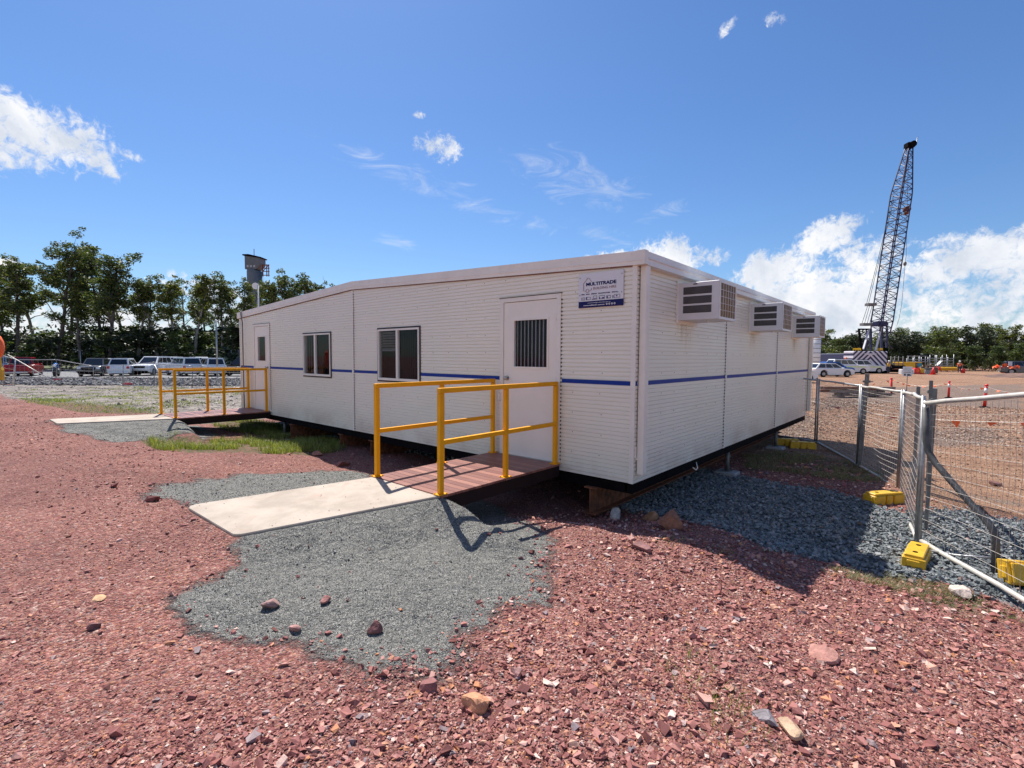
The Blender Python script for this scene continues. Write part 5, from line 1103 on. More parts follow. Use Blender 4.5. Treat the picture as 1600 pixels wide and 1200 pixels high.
# no-entry sign on a post
P = W(1418, 604); P[:2] = at_depth(1418, 30)[:2]; P[2] = float(G(P[0], P[1], False)); d_ = 30
e = empty('site_sign', P, 'small white prohibition sign with circle and truck symbols on a thin post', 'sign', None, math.atan2(CAM[1]-P[1], CAM[0]-P[0])+math.pi/2)
zt = z_of_row(1418, 573, d_)-P[2]; zb = z_of_row(1418, 588, d_)-P[2]; ww = 11.5/F_PX*d_/2
mb = MB(); mb.tube([(0, .03, -.1), (0, .03, zt-.05)], .022, 6); mb.build('post', M['galvd'], e)
mb = MB(); mb.box((-ww, -.008, zb), (ww, .008, zt), .004); sb = mb.build('sign_board', M['sign'], e)
mb = MB(); cz = zt-(zt-zb)*.36; rr = ww*.62
for k in range(18):
    a, b = 2*math.pi*k/18, 2*math.pi*(k+1)/18; mb.bar((rr*math.cos(a), -.012, cz+rr*math.sin(a)), (rr*math.cos(b), -.012, cz+rr*math.sin(b)), .04, .004)
mb.bar((-rr*.7, -.013, cz+rr*.7), (rr*.7, -.013, cz-rr*.7), .035, .004); mb.build('prohibition_ring', M['screw'], sb)
mb = MB(); mb.box((-ww*.7, -.011, zb+.04), (-ww*.35, -.009, zb+.15)); mb.box((-ww*.05, -.011, zb+.04), (ww*.55, -.009, zb+.13)); mb.box((ww*.58, -.011, zb+.04), (ww*.75, -.009, zb+.10)); mb.build('vehicle_symbol', M['black'], sb)
mb = MB()
for z0 in (.2, .235): mb.box((-ww*.8, -.011, zb+z0), (ww*.8, -.009, zb+z0+.015))
mb.build('text_lines', M['screw'], sb)
# stack of timber and steel sections
P = at_depth(1338, 26); P[2] = z_of_row(1338, 637, 26)*0+float(G(P[0], P[1], False)); tz = math.atan2(RT[1], RT[0])
rg = random.Random(5)
for k in range(11):
    ln = rg.uniform(1.6, 3.2); row = k//4; off = rg.uniform(-.7, .7); a = tz+rg.uniform(-.07, .07); mb = MB(); mb.box((-ln/2, -.08, 0), (ln/2, .08, .14), .006)
    if k % 3 == 0: mb.box((-ln/2+.2, -.09, .02), (-ln/2+.3, .09, .115))
    o = mb.build('timber_beam', (M['timber'], M['timber_l'], M['rust'])[k % 3], None, (P[0]+off*RT[0]+.19*(k % 4-1.5)*-RT[1], P[1]+off*RT[1]+.19*(k % 4-1.5)*RT[0], P[2]+.09+.165*row), a)
    tag(o, 'dark timber beam in the low stack on the dirt behind the far fence panels', 'timber beam', 'stacked dark beams on the dirt')
for k, dx in enumerate((-.9, .9)):
    mb = MB(); mb.box((-.05, -.45, -.05), (.05, .45, .09), .005); o = mb.build('bearer', M['timber'], None, (P[0]+dx*RT[0], P[1]+dx*RT[1], P[2]), tz); tag(o, 'short bearer under the %s end of the dark beam stack' % ('left', 'right')[k], 'timber block')

# ------------------------------------------------------------------ vehicles
def hull(mb, prof, hw, cham=.08, taper=None):
    """side profile (x, z) swept across the width with rounded shoulders"""
    n = len(prof); cx = sum(p[0] for p in prof)/n; cz = sum(p[1] for p in prof)/n; rows = []
    for y, s_ in ((-hw, 1-cham), (-hw+.07, 1-cham*.25), (-hw*.6, 1.0), (hw*.6, 1.0), (hw-.07, 1-cham*.25), (hw, 1-cham)):
        rows.append([(cx+(x-cx)*(1-(1-s_)*.35), y, cz+(z-cz)*s_) for x, z in prof])
    b = len(mb.v); old = mb.smooth
    for r_ in rows: mb.v.extend(r_)
    mb.face([b+i for i in range(n)]); mb.face([b+5*n+i for i in range(n-1, -1, -1)]); mb.smooth = True
    for k in range(5):
        for i in range(n): j = (i+1) % n; mb.face([b+k*n+i, b+k*n+n+i, b+k*n+n+j, b+k*n+j])
    mb.smooth = old
def cabin(mb, bot, top, zb, zt, hb, ht):
    (x0, x1), (u0, u1) = bot, top
    mb.add([(x0,-hb,zb),(x1,-hb,zb),(x1,hb,zb),(x0,hb,zb),(u0,-ht,zt),(u1,-ht,zt),(u1,ht,zt),(u0,ht,zt)], [(0,3,2,1),(4,5,6,7),(0,1,5,4),(1,2,6,5),(2,3,7,6),(3,0,4,7)])
def lerp(a, b, t_): return tuple(x+(y-x)*t_ for x, y in zip(a, b))
def car(name, kind, paint, label, cat, group, L_=4.9, Wd=1.9, H=1.82, stripe=None):
    """+x is the front. kinds: ute, wagon, hatch"""
    e = empty(name, (0, 0, 0), label, cat, group); hw = Wd/2; g = .28 if kind != 'hatch' else .2; belt = H*.58; a = L_/2; fw, rw = a-.86, -a+1.05
    def arch(xc, r_=.44): return [(xc+r_*math.cos(t_), .36+r_*math.sin(t_)) for t_ in np.linspace(0, math.pi, 7)]
    wr = .385 if kind != 'hatch' else .32
    prof = [(-a+.04, g+.12), (rw-.46, g)]+[p for p in arch(rw)[::-1]]+[(rw+.46, g), (fw-.46, g)]+[p for p in arch(fw)[::-1]]+[(fw+.46, g), (a-.03, g+.15), (a, g+.45), (a-.07, belt-.10), (a-.35, belt-.0), (a-1.25, belt+.05), (-a+.02, belt+.02), (-a, g+.5)]
    body = MB(); hull(body, prof, hw, .07); B_ = body.build('body', paint, e, fix=True)
    cb = MB(); zt = H
    if kind == 'ute': bot, top = (-a+1.55, a-1.30), (-a+1.80, a-2.05)
    elif kind == 'canopy_ute': bot, top = (-a+.06, a-1.30), (-a+.30, a-2.05)
    elif kind == 'wagon': bot, top = (-a+.06, a-1.35), (-a+.55, a-2.25)
    else: bot, top = (-a+.12, a-1.05), (-a+.75, a-2.1)
    cabin(cb, bot, top, belt-.02, zt, hw*.93, hw*.72); cb.build('cabin', paint, e)
    # windows: thin panes a little proud of the cabin skin
    zb = belt-.02; B0, B1 = (bot[0], hw*.93, zb), (bot[1], hw*.93, zb); T0_, T1_ = (top[0], hw*.72, zt), (top[1], hw*.72, zt)
    def sp(u, v, s_): p = lerp(lerp(B0, B1, u), lerp(T0_, T1_, u), v); return (p[0], s_*(p[1]+.006), p[2])
    nwin = 2 if kind == 'ute' else 3
    for s_ in (-1, 1):
        for k in range(nwin):
            u0 = .05+.90*k/nwin+.012; u1 = .05+.90*(k+1)/nwin-.012; mb = MB(); mb.add([sp(u0, .22, s_), sp(u1, .22, s_), sp(u1, .86, s_), sp(u0, .86, s_)], [(0,1,2,3)]); mb.build('side_window', M['cglass'], e, fix=False)
    def fp(x0, x1, v0, v1, k_):   # front or rear screen
        P_ = []
        for yy, v in ((-k_, v0), (k_, v0), (k_, v1), (-k_, v1)):
            hwv = hw*.93+(hw*.72-hw*.93)*v; P_.append((x0+(x1-x0)*v+(.008 if x0 > 0 else -.008), yy*hwv, zb+(zt-zb)*v+.004))
        return P_
    mb = MB(); mb.add(fp(bot[1], top[1], .12, .9, .88), [(0,1,2,3)]); mb.build('windscreen', M['cglass'], e, fix=False)
    mb = MB(); mb.add(fp(bot[0], top[0], .20, .86, .86), [(0,1,2,3)]); mb.build('rear_window', M['cglass'], e, fix=False)
    if kind == 'ute':
        mb = MB(); mb.box((-a+.10, -hw+.14, belt+.03), (-a+1.5, hw-.14, belt+.045)); mb.build('tray_cover', M['black'], e)
    for xc in (fw, rw):
        for s_ in (-1, 1):
            mb = MB(); mb.tube([(xc, s_*(hw-.24), wr), (xc, s_*(hw-.22), wr), (xc, s_*(hw-.03), wr), (xc, s_*(hw-.01), wr)], [wr*.9, wr, wr, wr*.92], 18); w_ = mb.build('wheel', M['tyre'], e)
            mb = MB(); mb.tube([(xc, s_*(hw-.02), wr), (xc, s_*(hw+.0), wr)], [wr*.62, wr*.58], 12); mb.build('rim', M['rim'], w_)
    for s_ in (-1, 1):
        mb = MB(); mb.box((a-.16, min(s_*hw*.62, s_*hw*.93), belt-.30), (a-.02, max(s_*hw*.62, s_*hw*.93), belt-.13), .015); mb.build('headlight', M['lamp'], e)
        z0, z1 = (belt-.42, belt-.08) if 'ute' in kind else (belt-.28, belt-.02); mb = MB(); mb.box((-a-.01, min(s_*hw*.72, s_*hw*.95), z0), (-a+.12, max(s_*hw*.72, s_*hw*.95), z1), .015); mb.build('tail_light', M['tail'], e)
        mb = MB(); mb.box((bot[1]-.42, min(s_*hw*.96, s_*(hw+.16)), belt-.0), (bot[1]-.30, max(s_*hw*.96, s_*(hw+.16)), belt+.16), .02); mb.build('mirror', paint, e)
    mb = MB(); mb.box((a-.06, -hw*.55, belt-.36), (a+.012, hw*.55, belt-.14), .01); mb.build('grille', M['black'], e)
    mb = MB(); mb.box((a-.08, -hw*.85, g+.05), (a+.03, hw*.85, g+.24), .03); mb.build('front_bumper', M['black'] if kind != 'hatch' else paint, e)
    mb = MB(); mb.box((-a-.06, -hw*.85, g+.02), (-a+.06, hw*.85, g+.20), .03); mb.build('rear_bumper', M['chrome'] if 'ute' in kind else paint, e)
    mb = MB(); mb.box((-a-.068, -.20, g+.07), (-a-.061, .20, g+.17)); mb.build('number_plate', M['sign'], e)
    mb = MB(); mb.box((-a+.2, -hw*.8, g-.06), (a-.2, hw*.8, g+.06)); mb.build('underbody', M['black'], e)
    if stripe: 
        mb = MB()
        for s_ in (-1, 1): mb.box((-a+.5, s_*(hw+.002)-.002, belt-.24), (a-.55, s_*(hw+.002)+.002, belt-.12))
        mb.build('reflective_stripe', M['hivis'], e)
    if kind == 'wagon':
        mb = MB()
        for s_ in (-1, 1): mb.tube([(top[0]+.1, s_*hw*.62, H+.05), (top[1]-.1, s_*hw*.62, H+.05)], .025, 6)
        for x in np.linspace(top[0]+.3, top[1]-.3, 3): mb.bar((x, -hw*.62, H+.045), (x, hw*.62, H+.045), .05, .03)
        mb.build('roof_rack', M['black'], e)
    return e
CG = 'cars in the car park on the left'
def park(o, px, D_, heading_deg, s_=1.0, z=None):
    """heading 0 = facing away from the camera, 180 = facing it, positive turns to the left"""
    p = at_depth(px, D_); zz = float(G(p[0], p[1], False))+.02 if z is None else z
    o.location = (p[0], p[1], zz); view = math.atan2(p[1]-CAM[1], p[0]-CAM[0]); o.rotation_euler = (0, 0, view+math.radians(heading_deg)); o.scale = (s_,)*3; return o
park(car('ute', 'ute', M['c_red'], 'dark red ute seen from behind at the left end of the car park', 'ute', CG, 5.3, 1.95, 1.86), 38, 49, -12, 1.0)
park(car('parked_car', 'wagon', M['c_steelblue'], 'pale blue wagon behind the red ute at the left edge', 'wagon', CG, 4.7, 1.85, 1.85), 2, 53, -10)
park(car('ute', 'ute', M['c_grey'], 'dark grey ute facing the camera in the glare, right of the motorcycle', 'ute', CG, 5.2, 1.88, 1.8), 152, 50, 165)
park(car('parked_car', 'hatch', M['c_white'], 'white car behind the dark grey ute', 'car', CG, 4.5, 1.8, 1.75), 158, 56, 168)
park(car('parked_car', 'wagon', M['c_white'], 'white wagon seen from behind, right of the dark grey ute', 'wagon', CG, 4.8, 1.88, 1.80), 196, 51, -14)
park(car('parked_car', 'wagon', M['c_white'], 'large white four-wheel drive with roof rack facing the camera', 'four-wheel drive', CG, 5.0, 1.98, 2.0), 239, 53, 152)
park(car('parked_car', 'wagon', M['c_white'], 'small white wagon half hidden behind the white canopy ute', 'wagon', CG, 4.6, 1.8, 1.95), 268, 60, 160)
park(car('ute', 'canopy_ute', M['c_white'], 'white canopy ute with red tail light seen from behind', 'ute', CG, 5.3, 1.9, 1.93), 287, 52, 18)
park(car('parked_car', 'hatch', M['c_white'], 'white car behind the two white canopy utes', 'car', CG, 4.7, 1.85, 1.95), 314, 60, 200)
park(car('ute', 'canopy_ute', M['c_white'], 'white boxy canopy ute beside the lamp pole', 'ute', CG, 5.1, 1.85, 1.88), 329, 52, 12)
park(car('parked_car', 'wagon', M['c_black'], 'black four-wheel drive half hidden by the office corner', 'four-wheel drive', CG, 4.6, 1.9, 1.95), 376, 52, 70)
RG = 'vehicles parked beside the crane'
park(car('parked_car', 'wagon', M['c_white'], 'white site wagon with lime stripe nearest the crane', 'wagon', RG, 4.9, 1.95, 1.85, stripe=1), 1348, 69, -62)
park(car('parked_car', 'wagon', M['c_white'], 'white site wagon with lime stripe and orange beacon, left of the nearest-to-crane wagon', 'wagon', RG, 4.9, 1.95, 1.95, stripe=1), 1322, 65, -58)
park(car('parked_car', 'hatch', M['c_blue'], 'bright blue hatchback between white site cars', 'car', RG, 4.4, 1.8, 1.62), 1302, 61, -50)
park(car('parked_car', 'hatch', M['c_white'], 'white low car in front of the blue hatchback', 'car', RG, 4.6, 1.8, 1.5), 1296, 55, -55)
park(car('ute', 'ute', M['c_white'], 'white ute with lime stripe just behind the office corner', 'ute', RG, 5.2, 1.9, 1.85, stripe=1), 1222, 42, -60)
p = at_depth(1317.5, 58); mb = MB(); mb.tube([(0, 0, 0), (0, 0, .10), (0, 0, .24)], [.12, .13, .09], 10); o = mb.build('beacon', M['orange'], None, (p[0], p[1], 1.75)); 
wag = [x for x in C.objects if x.get('label', '').startswith('white site wagon with lime stripe and orange')][0]; o.parent = wag; o.location = (-.1, 0, 1.95)
# motorcycle
e = empty('motorcycle', (0, 0, 0), 'dark blue motorcycle parked alone between the red ute and the grey ute', 'motorcycle'); 
for x in (-.7, .72):
    mb = MB(); mb.tube([(x, -.07, .31), (x, -.05, .31), (x, .05, .31), (x, .07, .31)], [.27, .31, .31, .27], 16); w_ = mb.build('wheel', M['tyre'], e); mb = MB(); mb.tube([(x, -.06, .31), (x, .06, .31)], .18, 12); mb.build('rim', M['rim'], w_)
mb = MB(); mb.tube([(-.45, 0, .75), (-.1, 0, .82), (.15, 0, .98), (.40, 0, .90)], [.14, .16, .19, .10], 10); mb.build('fuel_tank', M['c_blue'], e)
mb = MB(); mb.box((-.85, -.14, .74), (-.15, .14, .86), .03); mb.build('seat', M['black'], e)
mb = MB(); mb.box((-.25, -.22, .25), (.30, .22, .66), .05); mb.build('engine', M['galvd'], e)
mb = MB(); mb.tube([(.72, .12, .31), (.50, .10, 1.0)], .03, 6); mb.tube([(.72, -.12, .31), (.50, -.10, 1.0)], .03, 6); mb.build('fork', M['chrome'], e)
mb = MB(); mb.tube([(.40, -.42, 1.08), (.48, -.2, 1.05), (.48, .2, 1.05), (.40, .42, 1.08)], .018, 6); mb.build('handlebar', M['black'], e)
mb = MB(); mb.sphere((.60, 0, .92), .11, 10, 7); mb.build('headlight', M['lamp'], e)
mb = MB(); mb.box((-.95, -.32, .45), (-.50, -.17, .75), .03); mb.box((-.95, .17, .45), (-.50, .32, .75), .03); mb.build('pannier', M['black'], e)
park(e, 88, 48, 170, 1.15)

# car park surface, kerb and ballast bank (setting)
def strip(name, pts, dz, m_, kind='structure', thick=0.0):
    mb = MB(); n = 26; A = []; B_ = []
    for k in range(n+1):
        px = pts[0]+(pts[1]-pts[0])*k/n; a = at_depth(px, pts[2]); b = at_depth(px, pts[3]); A.append(a); B_.append(b)
    zz = [float(G(a[0], a[1], False)) for a in A]
    for k in range(n):
        z0, z1 = zz[k]+dz, zz[k+1]+dz; mb.add([(A[k][0], A[k][1], z0), (A[k+1][0], A[k+1][1], z1), (B_[k+1][0], B_[k+1][1], z1), (B_[k][0], B_[k][1], z0)], [(0,1,2,3)])
        if thick: mb.add([(A[k][0], A[k][1], z0-thick), (A[k+1][0], A[k+1][1], z1-thick), (A[k+1][0], A[k+1][1], z1), (A[k][0], A[k][1], z0)], [(0,1,2,3)])
    o = mb.build(name, m_, fix=False); tag(o, kind=kind); return o
ASP = mat('asphalt', (.16, .16, .165), .85, var=.2, vscale=1.5, bump=.3, bscale=30)
strip('car_park', (-420, 700, 45.5, 72), .02, ASP, thick=.3)
strip('kerb', (-420, 700, 45.2, 45.5), .10, mat('kerb_concrete', (.50, .47, .43), .8), thick=.5)
BANK = stone_mat('bank_stone', [(0, (.06, .06, .065)), (.5, (.15, .145, .15)), (1, (.32, .31, .30))])
m = 16000; px = RNG.uniform(-420, 700, m); Dp = RNG.uniform(34.5, 45.2, m); XY = np.array([at_depth(a, b)[:2] for a, b in zip(px, Dp)]); zz = G(XY[:, 0], XY[:, 1], False)
stones('bank_ballast', np.stack([XY[:, 0], XY[:, 1], zz+.02], -1), RNG.uniform(.06, .13, m), BANK, .8, .2)
mb = MB(); grs = []
strip('verge', (-420, 700, 72, 130), .03, mat('grass_verge', (.10, .115, .045), .9, var=.5, vscale=.6))
# light poles
def pole(px, D_, top, label, wpx=3.2, arm=0):
    p = at_depth(px, D_); z0 = float(G(p[0], p[1], False)); h = z_of_row(px, top, D_)-z0; e = empty('lamp_pole', (p[0], p[1], z0), label, 'lamp pole', 'poles around the car park'); r_ = wpx/F_PX*D_/2
    mb = MB(); mb.tube([(0, 0, 0), (0, 0, h)], [r_*1.1, r_*.8], 8); mb.build('shaft', M['galv'], e); mb = MB(); mb.box((-.18, -.18, 0), (.18, .18, .04)); mb.build('base_plate', M['galv'], e)
    if arm: mb = MB(); mb.tube([(0, 0, h-.05), (RT[0]*arm, RT[1]*arm, h+.15)], r_*.5, 6); mb.box((RT[0]*arm-.2, RT[1]*arm-.12, h+.10), (RT[0]*arm+.2, RT[1]*arm+.12, h+.2), .03); mb.build('lamp_head', M['galv'], e)
    return e
pole(339.5, 46, 500, 'grey steel pole beside the boxy white canopy ute', 2.6)
pole(126.5, 66, 548, 'thin lamp pole behind the dark grey ute', 1.4, -.8)
pole(349, 68, 548, 'thin pole near the green fence behind the boxy canopy ute', 1.2)
# dish on a pole behind the office roof
p = at_depth(406, 22); z0 = float(G(p[0], p[1], False)); e = empty('dish_pole', (p[0], p[1], z0), 'white round dish on a pale pole rising behind the office roof', 'dish'); h = z_of_row(406, 446, 22)-z0
mb = MB(); mb.tube([(0, 0, 0), (0, 0, h)], .03, 8); mb.build('pole', M['plastic_w'], e)
mb = MB(); dv = unit(np.array([CAM[0]-p[0], CAM[1]-p[1], 0])); cD = -RT*.11; mb.tube([cD+[0, 0, h-.03]-dv*.05, cD+[0, 0, h-.03]-dv*.0, cD+[0, 0, h-.03]+dv*.04], [.05, .13, .145], 18); mb.build('dish', M['plastic_w'], e)
# tall tower far behind
D_ = 210; p = at_depth(403, D_); z0 = -.5; e = empty('tower', (p[0], p[1], z0), 'tall dark grey plant tower with overhanging roof beyond the gum trees', 'tower', None, math.atan2(RT[1], RT[0])); k = D_/F_PX
def zr(row): return z_of_row(403, row, D_)-z0
mb = MB(); mb.tube([(-.5, 0, 0), (-.5, 0, zr(424)), (0, 0, zr(421))], [11*k, 11*k, 9*k], 16); mb.build('shaft', M['tower'], e)
mb = MB(); mb.prism([(-12*k, zr(422)), (5*k, zr(422)), (11*k, zr(414)), (11*k, zr(404)), (-12*k, zr(401))], -9*k, 9*k, 'y'); mb.build('head', M['tower'], e)
mb = MB(); mb.prism([(-15*k, zr(401)), (13*k, zr(405)), (13*k, zr(403.3)), (-6*k, zr(399)), (-15*k, zr(399.3))], -10*k, 10*k, 'y'); mb.build('roof', M['black'], e)
for x in (-9, -4, 1): mb = MB(); mb.box((x*k, -9.2*k, zr(419)), ((x+3)*k, -9.02*k, zr(416))); mb.build('window', M['galv'], e)
mb = MB()
for x in (11, 17, 20): mb.bar((x*k, 0, zr(432)), (x*k, 0, zr(413)), .3, .3)
for r_ in (414, 419, 424, 430): mb.bar((10*k, 0, zr(r_)), (21*k, 0, zr(r_)), .35, .3)
mb.bar((11*k, 0, zr(424)), (20*k, 0, zr(414)), .25, .25); mb.build('gantry', M['rust'], e)
mb = MB(); mb.bar((-2*k, 0, zr(399)), (-2*k, 0, zr(389)), .2, .2); mb.build('mast', M['galvd'], e)
# collapsed pipe-and-mesh fence along the left
def pt(px, py, D_): return on_ray(px, py, D_)
LF = 'fence panels along the ballast bank on the left'
for (a, at_, ab, b, bt, bb, Da, Db, lab) in ((5, 556, 603, 23, 561, 602, 27, 27, 'short fence panel with a post at the left edge'), (24, 562, 589, 88, 562, 590, 33, 33, 'fence panel in front of the red ute'), (88, 562, 590, 146, 572, 590, 33, 33, 'sloping fence panel in front of the motorcycle'),
        (146, 572, 590, 192, 571, 602, 33, 31, 'fence panel in front of the grey ute'), (193, 571, 602, 241, 566, 603, 31, 30, 'fence panel in front of the white wagon seen from behind'), (241, 568, 602, 301, 572, 606, 30, 29, 'fence panel in front of the large white four-wheel drive'), (301, 573, 606, 378, 574, 606, 29, 28, 'fence panel behind the far deck railing')):
    fence_panel(pt(a, ab, Da), pt(b, bb, Db), pt(a, at_, Da), pt(b, bt, Db), lab, rtop=.024, sp=.30, sph=.3, wr=.004, seed=int(a), toplight=False, group=LF)
for (x0, y0, x1, y1, D_, lab) in ((12, 554, 84, 596, 30, 'long slanting pipe brace in front of the red ute'), (241, 570, 259, 602, 29, 'pale slanting pipe brace beside the far deck railing'), (283, 604, 316, 582, 28, 'slanting pipe brace seen through the far deck railing'), (20, 602, 24, 562, 28, 'upright pipe beside the red ute')):
    A, B_ = pt(x0, y0, D_), pt(x1, y1, D_); mb = MB(); mb.tube([(0, 0, 0), B_-A], .028, 7); o = mb.build('pipe_brace', M['wirel'], None, tuple(A)); tag(o, lab, 'pipe brace', 'loose fence braces on the left')
for px_, py_, lab in ((89, 595, 'brick-red concrete block under the slanting pipe brace'), (199, 602, 'brick-red concrete block below the white wagon')):
    p = W(px_, py_+1); mb = MB(); mb.box((-.35, -.15, -.05), (.35, .15, .2), .02); mb.box((-.12, -.08, .2), (.12, .08, .23)); o = mb.build('fence_block', M['c_red'], None, tuple(p), .3); tag(o, lab, 'block')
# green mesh fence at the end of the car park
mb = MB(); e = empty('boundary_fence', at_depth(362, 66), 'grey-green chain-link fence behind the black four-wheel drive', 'fence'); b0 = at_depth(340, 66); b1 = at_depth(395, 66); z0 = float(G(b0[0], b0[1], False)); o0 = np.array(e.location)
mb.add([b0-o0+[0, 0, z0], b1-o0+[0, 0, z0], b1-o0+[0, 0, z0+2.2], b0-o0+[0, 0, z0+2.2]], [(0,1,2,3)]); mb.build('mesh_sheet', M['shed'], e, fix=False)
for k in range(6): q = b0+(b1-b0)*k/5-o0; mb = MB(); mb.tube([q+[0, 0, z0], q+[0, 0, z0+2.9]], .05, 6); mb.build('post', M['galv'], e)
# orange and yellow machine part poking into the left edge
A = pt(0, 600, 12); e = empty('site_machine', A, 'orange and yellow machine arm with dark holes, cut off by the left edge', 'machine')
mb = MB(); k = 12/F_PX; q = -RT*6*k
mb.prism([(-22*k, 6*k), (6*k, 6*k), (6*k, 22*k), (3*k, 28*k), (2*k, 44*k), (-22*k, 44*k)], -.03, .03, 'y'); b_ = mb.build('column', M['plast'], e); b_.rotation_euler = (0, 0, math.atan2(RT[1], RT[0]))
mb = MB(); mb.tube([(-20*k, -.05, 58*k), (-20*k, .05, 58*k)], 27*k*.95, 20); b_ = mb.build('guard', M['orange'], e); b_.rotation_euler = (0, 0, math.atan2(RT[1], RT[0])); b_.location = (RT[0]*2*k, RT[1]*2*k, 0)
mb = MB(); mb.tube([(-20*k, -.058, 55*k), (-20*k, -.051, 55*k)], 21*k, 18); b_ = mb.build('guard_opening', M['black'], e); b_.rotation_euler = (0, 0, math.atan2(RT[1], RT[0])); b_.location = (RT[0]*2*k, RT[1]*2*k, 0)
mb = MB()
for z in (12, 19): mb.tube([(0, -.036, z*k), (0, -.031, z*k)], 2.4*k, 10)
b_ = mb.build('holes', M['black'], e); b_.rotation_euler = (0, 0, math.atan2(RT[1], RT[0]))

e_ = [o for o in C.objects if o.name == 'site_machine'][0]
mb = MB(); mb.box((-2.1, -.35, .25), (-.42, .35, .95), .08); mb.prism([(-1.9, .95), (-1.0, .95), (-1.1, 1.35), (-1.8, 1.35)], -.3, .3, 'y'); b_ = mb.build('hood', M['orange'], e_); b_.rotation_euler = (0, 0, math.atan2(RT[1], RT[0]))
for x in (-1.75, -.85):
    mb = MB(); mb.tube([(x, -.42, .27), (x, -.40, .27), (x, -.24, .27)], [.24, .27, .27], 14); mb.tube([(x, .24, .27), (x, .40, .27), (x, .42, .27)], [.27, .27, .24], 14); b_ = mb.build('wheel_pair', M['tyre'], e_); b_.rotation_euler = (0, 0, math.atan2(RT[1], RT[0]))

# ------------------------------------------------------------------ crawler crane
DC = 70.0; k = DC/F_PX; cz0 = float(G(*at_depth(1347, DC)[:2], False)); C0 = at_depth(1347, DC, cz0)
crane = empty('crawler_crane', C0, 'tall lattice-boom crawler crane with navy and white chevron counterweight', 'crane', None, math.atan2(RT[1], RT[0]))
def cp(px, py, dy=0.0):  # point in the crane's own frame: x to the right of view, y away, z up
    q = on_ray(px, py, DC+dy)-C0; a = math.atan2(RT[1], RT[0]); return np.array([q[0]*math.cos(a)+q[1]*math.sin(a), -q[0]*math.sin(a)+q[1]*math.cos(a), q[2]])
def chev():
    m_ = bpy.data.materials.new('chevron_paint'); m_.use_nodes = True; t = NT(m_.node_tree); b = t.n['Principled BSDF']; sx = t.node('ShaderNodeSeparateXYZ', {0: t.node('ShaderNodeTexCoord').outputs['Object']})
    v = t.m('ADD', t.m('ABSOLUTE', sx.outputs[0]), sx.outputs[2]); f = t.m('GREATER_THAN', t.m('FRACT', t.m('MULTIPLY', v, 1.45)), .5)
    t.l.new(t.mix(f, (.025, .028, .075), (.66, .62, .68)), b.inputs['Base Color']); b.inputs['Roughness'].default_value = .5; return m_
x0, x1 = (1321-1347)*k, (1373-1347)*k; z0, z1 = cp(1347, 579)[2], cp(1347, 549)[2]
mb = MB(); mb.box((x0, -1.5, z0), (x1, .6, z1), .06); mb.build('counterweight', chev(), crane)
mb = MB(); mb.box((x0+1.5, -1.56, z1-.5), (x1-1.6, -1.50, z1-.3)); mb.build('lifting_lug', M['cr_white'], crane)
mb = MB(); mb.box((x0+.3, .61, z0+.4), (x1-.2, 6.5, z1-.3), .08); mb.build('machinery_house', M['cr_navy'], crane)
mb = MB(); mb.box((x1+.02, 2.0, z0+.5), (x1+1.3, 4.2, z1-.0), .08); cb_ = mb.build('cab', M['cr_white'], crane); mb = MB(); mb.box((x1+.2, 1.985, z0+1.4), (x1+1.15, 1.998, z1-.3)); mb.build('cab_window', M['cglass'], cb_)
for s_ in (0, 1):
    mb = MB(); xx = (-2.0, 2.6)[s_]; pr = [(-3.4, .45), (-3.0, .05), (3.6, .05), (4.0, .45), (4.0, .75), (3.6, 1.1), (-3.0, 1.1), (-3.4, .75)]
    mb.prism([(a+1.6, b) for a, b in pr], xx-.45, xx+.45, 'x') if False else mb.prism([(a, b) for a, b in pr], xx, xx+.9, 'x'); tr_ = mb.build('track', M['black'], crane); tr_.location = (0, 2.5, 0)
mb = MB(); mb.box((x1-.2, -.6, .15), (x1+3.6, 1.6, 1.15), .2); mb.build('track', M['black'], crane)
mb = MB(); mb.tube([(x1-.1, -.75, .55), (x1+2.6, -.75, .62), (x1+3.5, -.75, .35), (x1+3.65, -.75, .05)], .07, 5); mb.build('track_guard', M['rust'], crane)
# boom
def lattice(name, S, r_c, r_b, face_mask=(0, 1, 2, 3)):
    """S: list of four-corner stations"""
    mb = MB()
    for c_ in range(4): mb.tube([s_[c_] for s_ in S], r_c, 5)
    for i in range(len(S)-1):
        for f in face_mask:
            a, b = f, (f+1) % 4
            mb.tube([S[i][a], S[i+1][b]] if i % 2 == 0 else [S[i][b], S[i+1][a]], r_b, 4)
            mb.tube([S[i][a], S[i][b]], r_b*.9, 4)
    return mb.build(name, M['cr_navy'], crane, fix=False)
A0 = cp(1377, 520, 1.5); A1 = cp(1421, 231, 6.0); ax = unit(A1-A0); sxv = unit(np.cross(ax, [0, 1, 0])); syv = np.cross(sxv, ax); LN = np.linalg.norm(A1-A0); S = []
nb = 34
for i in range(nb+1):
    t_ = i/nb
    w_ = .86 if t_ < .745 else .86+(.30-.86)*(t_-.745)/.255
    if t_ < .06: w_ = .75+(.86-.75)*t_/.06
    dpt = w_*.9; skew = .55*w_   # depth axis seen slightly from the side
    c_ = A0+(A1-A0)*t_; S.append([c_-sxv*w_-syv*dpt, c_+sxv*w_-syv*dpt, c_+sxv*w_+syv*dpt+sxv*.35*w_, c_-sxv*w_+syv*dpt+sxv*.35*w_])
lattice('boom', S, .09, .045)
mb = MB(); hd = A1+ax*.3; mb.box(tuple(hd-[.6, .5, .35]), tuple(hd+[.5, .5, .45]), .1); mb.tube([hd+[.1, -.7, .1], hd+[.1, .7, .1]], .45, 14); mb.build('boom_head', M['black'], crane)
